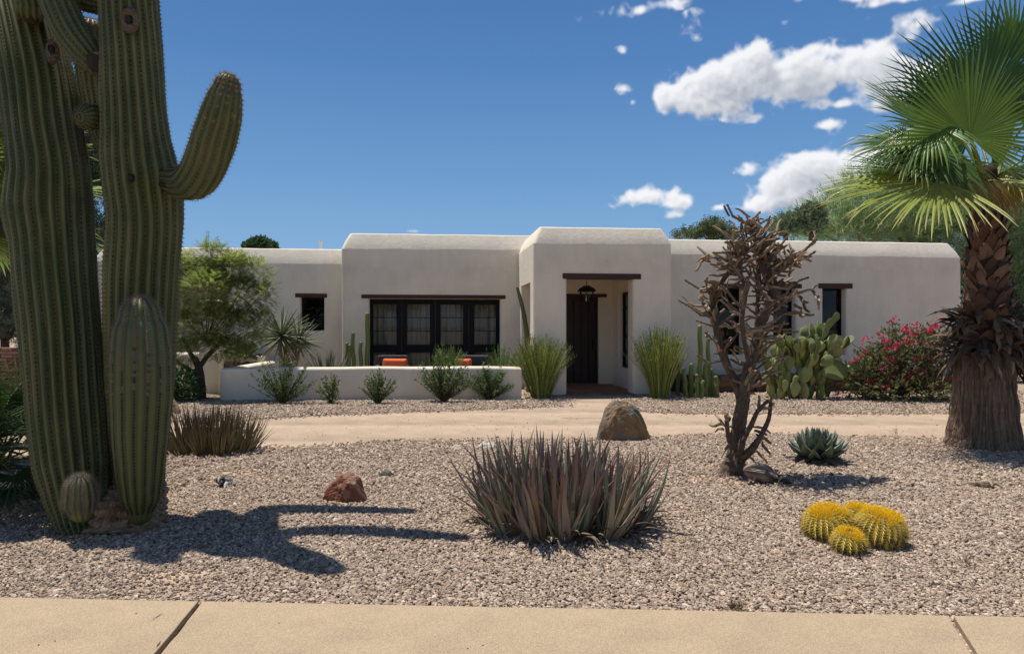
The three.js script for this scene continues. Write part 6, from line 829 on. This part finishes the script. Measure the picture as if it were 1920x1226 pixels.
// ---------- chairs, cushions, brick wall, weeds ----------
{
  const wick = std({ color: new THREE.Color().setRGB(0.055, 0.055, 0.058), roughness: 0.9, bumpMap: stuccoBump, bumpScale: 0.02 }), legm = M.black;
  const chair = (label, px, turn) => { const at = P(px, 740, 17.7).setY(0.02), t = thing('patio_chair', label, 'chair', at, 'wicker chairs on the patio'); t.rotation.y = turn;
    add(t, 'seat', new RoundedBoxGeometry(0.7, 0.14, 0.62, 3, 0.05).translate(0, 0.36, 0), wick); const b = new RoundedBoxGeometry(0.74, 0.5, 0.12, 4, 0.05), q = b.attributes.position; for (let j = 0; j < q.count; j++) q.setZ(j, q.getZ(j) + 0.5 * q.getX(j) * q.getX(j)); b.computeVertexNormals(); add(t, 'backrest', b.translate(0, 0.63, -0.33), wick);
    for (const s of [-1, 1]) { add(t, 'arm', new RoundedBoxGeometry(0.11, 0.24, 0.56, 3, 0.04).translate(s * 0.36, 0.52, 0), wick); for (const z of [-1, 1]) add(t, 'leg', new THREE.CylinderGeometry(0.022, 0.016, 0.3, 8).translate(s * 0.29, 0.15, z * 0.25), legm); } };
  const cush = (label, px, w, turn) => { const at = P(px, 740, 17.62).setY(0.415), t = thing('cushion', label, 'cushion', at, 'orange cushions on the patio chairs'), g = new RoundedBoxGeometry(w, 0.4, 0.16, 6, 0.07), p = g.attributes.position; for (let j = 0; j < p.count; j++) { const x = p.getX(j) / w * 2, y = p.getY(j) / 0.2, e = 1 - 0.5 * max(x * x, y * y) ** 3; p.setXYZ(j, p.getX(j) * (1 + 0.06 * abs(y)), p.getY(j) * (1 + 0.1 * x * x), p.getZ(j) * e + 0.01 * sin(x * 9 + y * 4)); } g.computeVertexNormals(); t.rotation.set(-0.12, turn, 0); add(t, 'cover', g.translate(0, 0.2, 0), std({ color: new THREE.Color().setRGB(...C('#d8693c')), roughness: 0.95 })); };
  chair('grey wicker chair behind the patio wall in front of the left glass door', 735, 0.1); chair('grey wicker chair behind the patio wall left of the right-hand green shrub', 884, -0.2);
  cush('wide orange cushion on the wicker chair by the left glass door', 740, 0.58, 0.1); cush('orange cushion partly hidden by the green shrub on the right wicker chair', 868, 0.42, -0.2);
  const a = P(-160, 740, 15).setY(0), t = thing('brick_wall', 'low reddish brick wall at the left edge behind the fan palm clump', 'wall', a), bm = ['#7d5a48', '#8a6450', '#6f4f40', '#94705c'].map((h) => std({ color: new THREE.Color().setRGB(...C(h)), roughness: 0.95 })), bg = new RoundedBoxGeometry(0.235, 0.062, 0.12, 1, 0.006), R = RNG(261);
  add(t, 'mortar', span(0, 2.45, -0.1, 1.17, -0.17, -0.075), std({ color: new THREE.Color().setRGB(0.3, 0.25, 0.21) }));
  for (let r = 0; r < 16; r++) for (let c = 0; c < 10; c++) add(t, 'brick', bg, R.pick(bm)).position.set(0.12 + c * 0.245 + (r % 2) * 0.12 - 0.06, 0.04 + r * 0.073, -0.07);
  // small weeds and dry tufts
  const weed = (label, px, py, w, h, cols, n, seed) => { const at = G(px, py), k = -at.z / F, r = RNG(seed), tt = thing('weed', label, 'weed', at), b = new MB(); for (let j = 0; j < n; j++) { const q = r() * 6.3, s = r(), p = at.clone().add(V(cos(q) * s * w * k * 0.2, 0, sin(q) * s * w * k * 0.2)), d = V(cos(q) * s * 0.9, r.r(0.5, 1.1), sin(q) * s * 0.9).normalize(), l = h * k * r.r(0.5, 1.1), c = mulc(r.pick(cols), r.r(0.8, 1.2)); b.leaf(p, d, V(-d.z, 0, d.x).normalize(), l, 0.0025, c); for (let z = 0; z < 5; z++) { const f = r.r(0.3, 1), e = V(r.g(), r.g() + 0.3, r.g()).normalize(); b.leaf(p.clone().addScaledVector(d, l * f), e, V(r.g(), 0.2, r.g()).normalize(), l * 0.16, 0.004, c); } } b.build(tt, 'leaves', M.leaf).userData.kind = 'stuff'; };
  const gr = [C('#6f7f4c'), C('#808a58')], dr = [C('#8a7a5c'), C('#75664e')];
  weed('tiny green weed at the driveway edge midway between agave and palm', 1681, 818, 22, 20, gr, 12, 1); weed('tiny green weed at the driveway edge close to the palm trunk', 1776, 826, 16, 18, gr, 9, 2); weed('low green weed on the gravel in front of the palm', 1832, 880, 24, 12, gr, 14, 3); weed('sparse grey-green weed on the gravel right of the golden barrel cacti', 1812, 1058, 34, 16, dr, 22, 4); weed('faint green weed on the gravel left of the cholla foot', 1330, 852, 26, 12, gr, 14, 5); weed('dry brown tuft at the sidewalk edge below the golden barrel cacti', 1378, 1143, 60, 22, dr, 60, 6); weed('small dry tuft on the gravel right of the big aloe', 1216, 884, 24, 10, dr, 14, 7);
}

// dry litter on the gravel
{
  const b = new MB(), R = RNG(281), cols = ['#6d5a45', '#8a7458', '#574637', '#a08a6a'].map((h) => C(h, 0.9));
  const drop = (c, r, n) => { for (let j = 0; j < n; j++) { const a = R() * 6.3, q = r * sqrt(R()), x = c.x + cos(a) * q, z = c.z + sin(a) * q * 0.8, d = V(R.g(), R.g() * 0.12, R.g()).normalize(), l = R.r(0.03, 0.13); b.leaf(V(x, R.r(0.014, 0.026), z), d, V(-d.z, 0.1, d.x), l, R() < 0.5 ? 0.0025 : 0.007, R.pick(cols)); } };
  drop(G(1056, 1000), 1.0, 130); drop(G(396, 860), 0.9, 70); drop(G(1846, 845), 1.3, 90); drop(G(1400, 905), 1.0, 90); drop(G(250, 985), 0.9, 50); drop(G(1690, 770), 1.6, 60); drop(G(960, 960), 4.5, 120); drop(G(900, 800), 5, 60);
  tag(b.build(scene, 'litter', M.vcRough), 'dry twigs and leaf bits scattered over the gravel', null, null, 'stuff');
}

renderer.render(scene, camera);
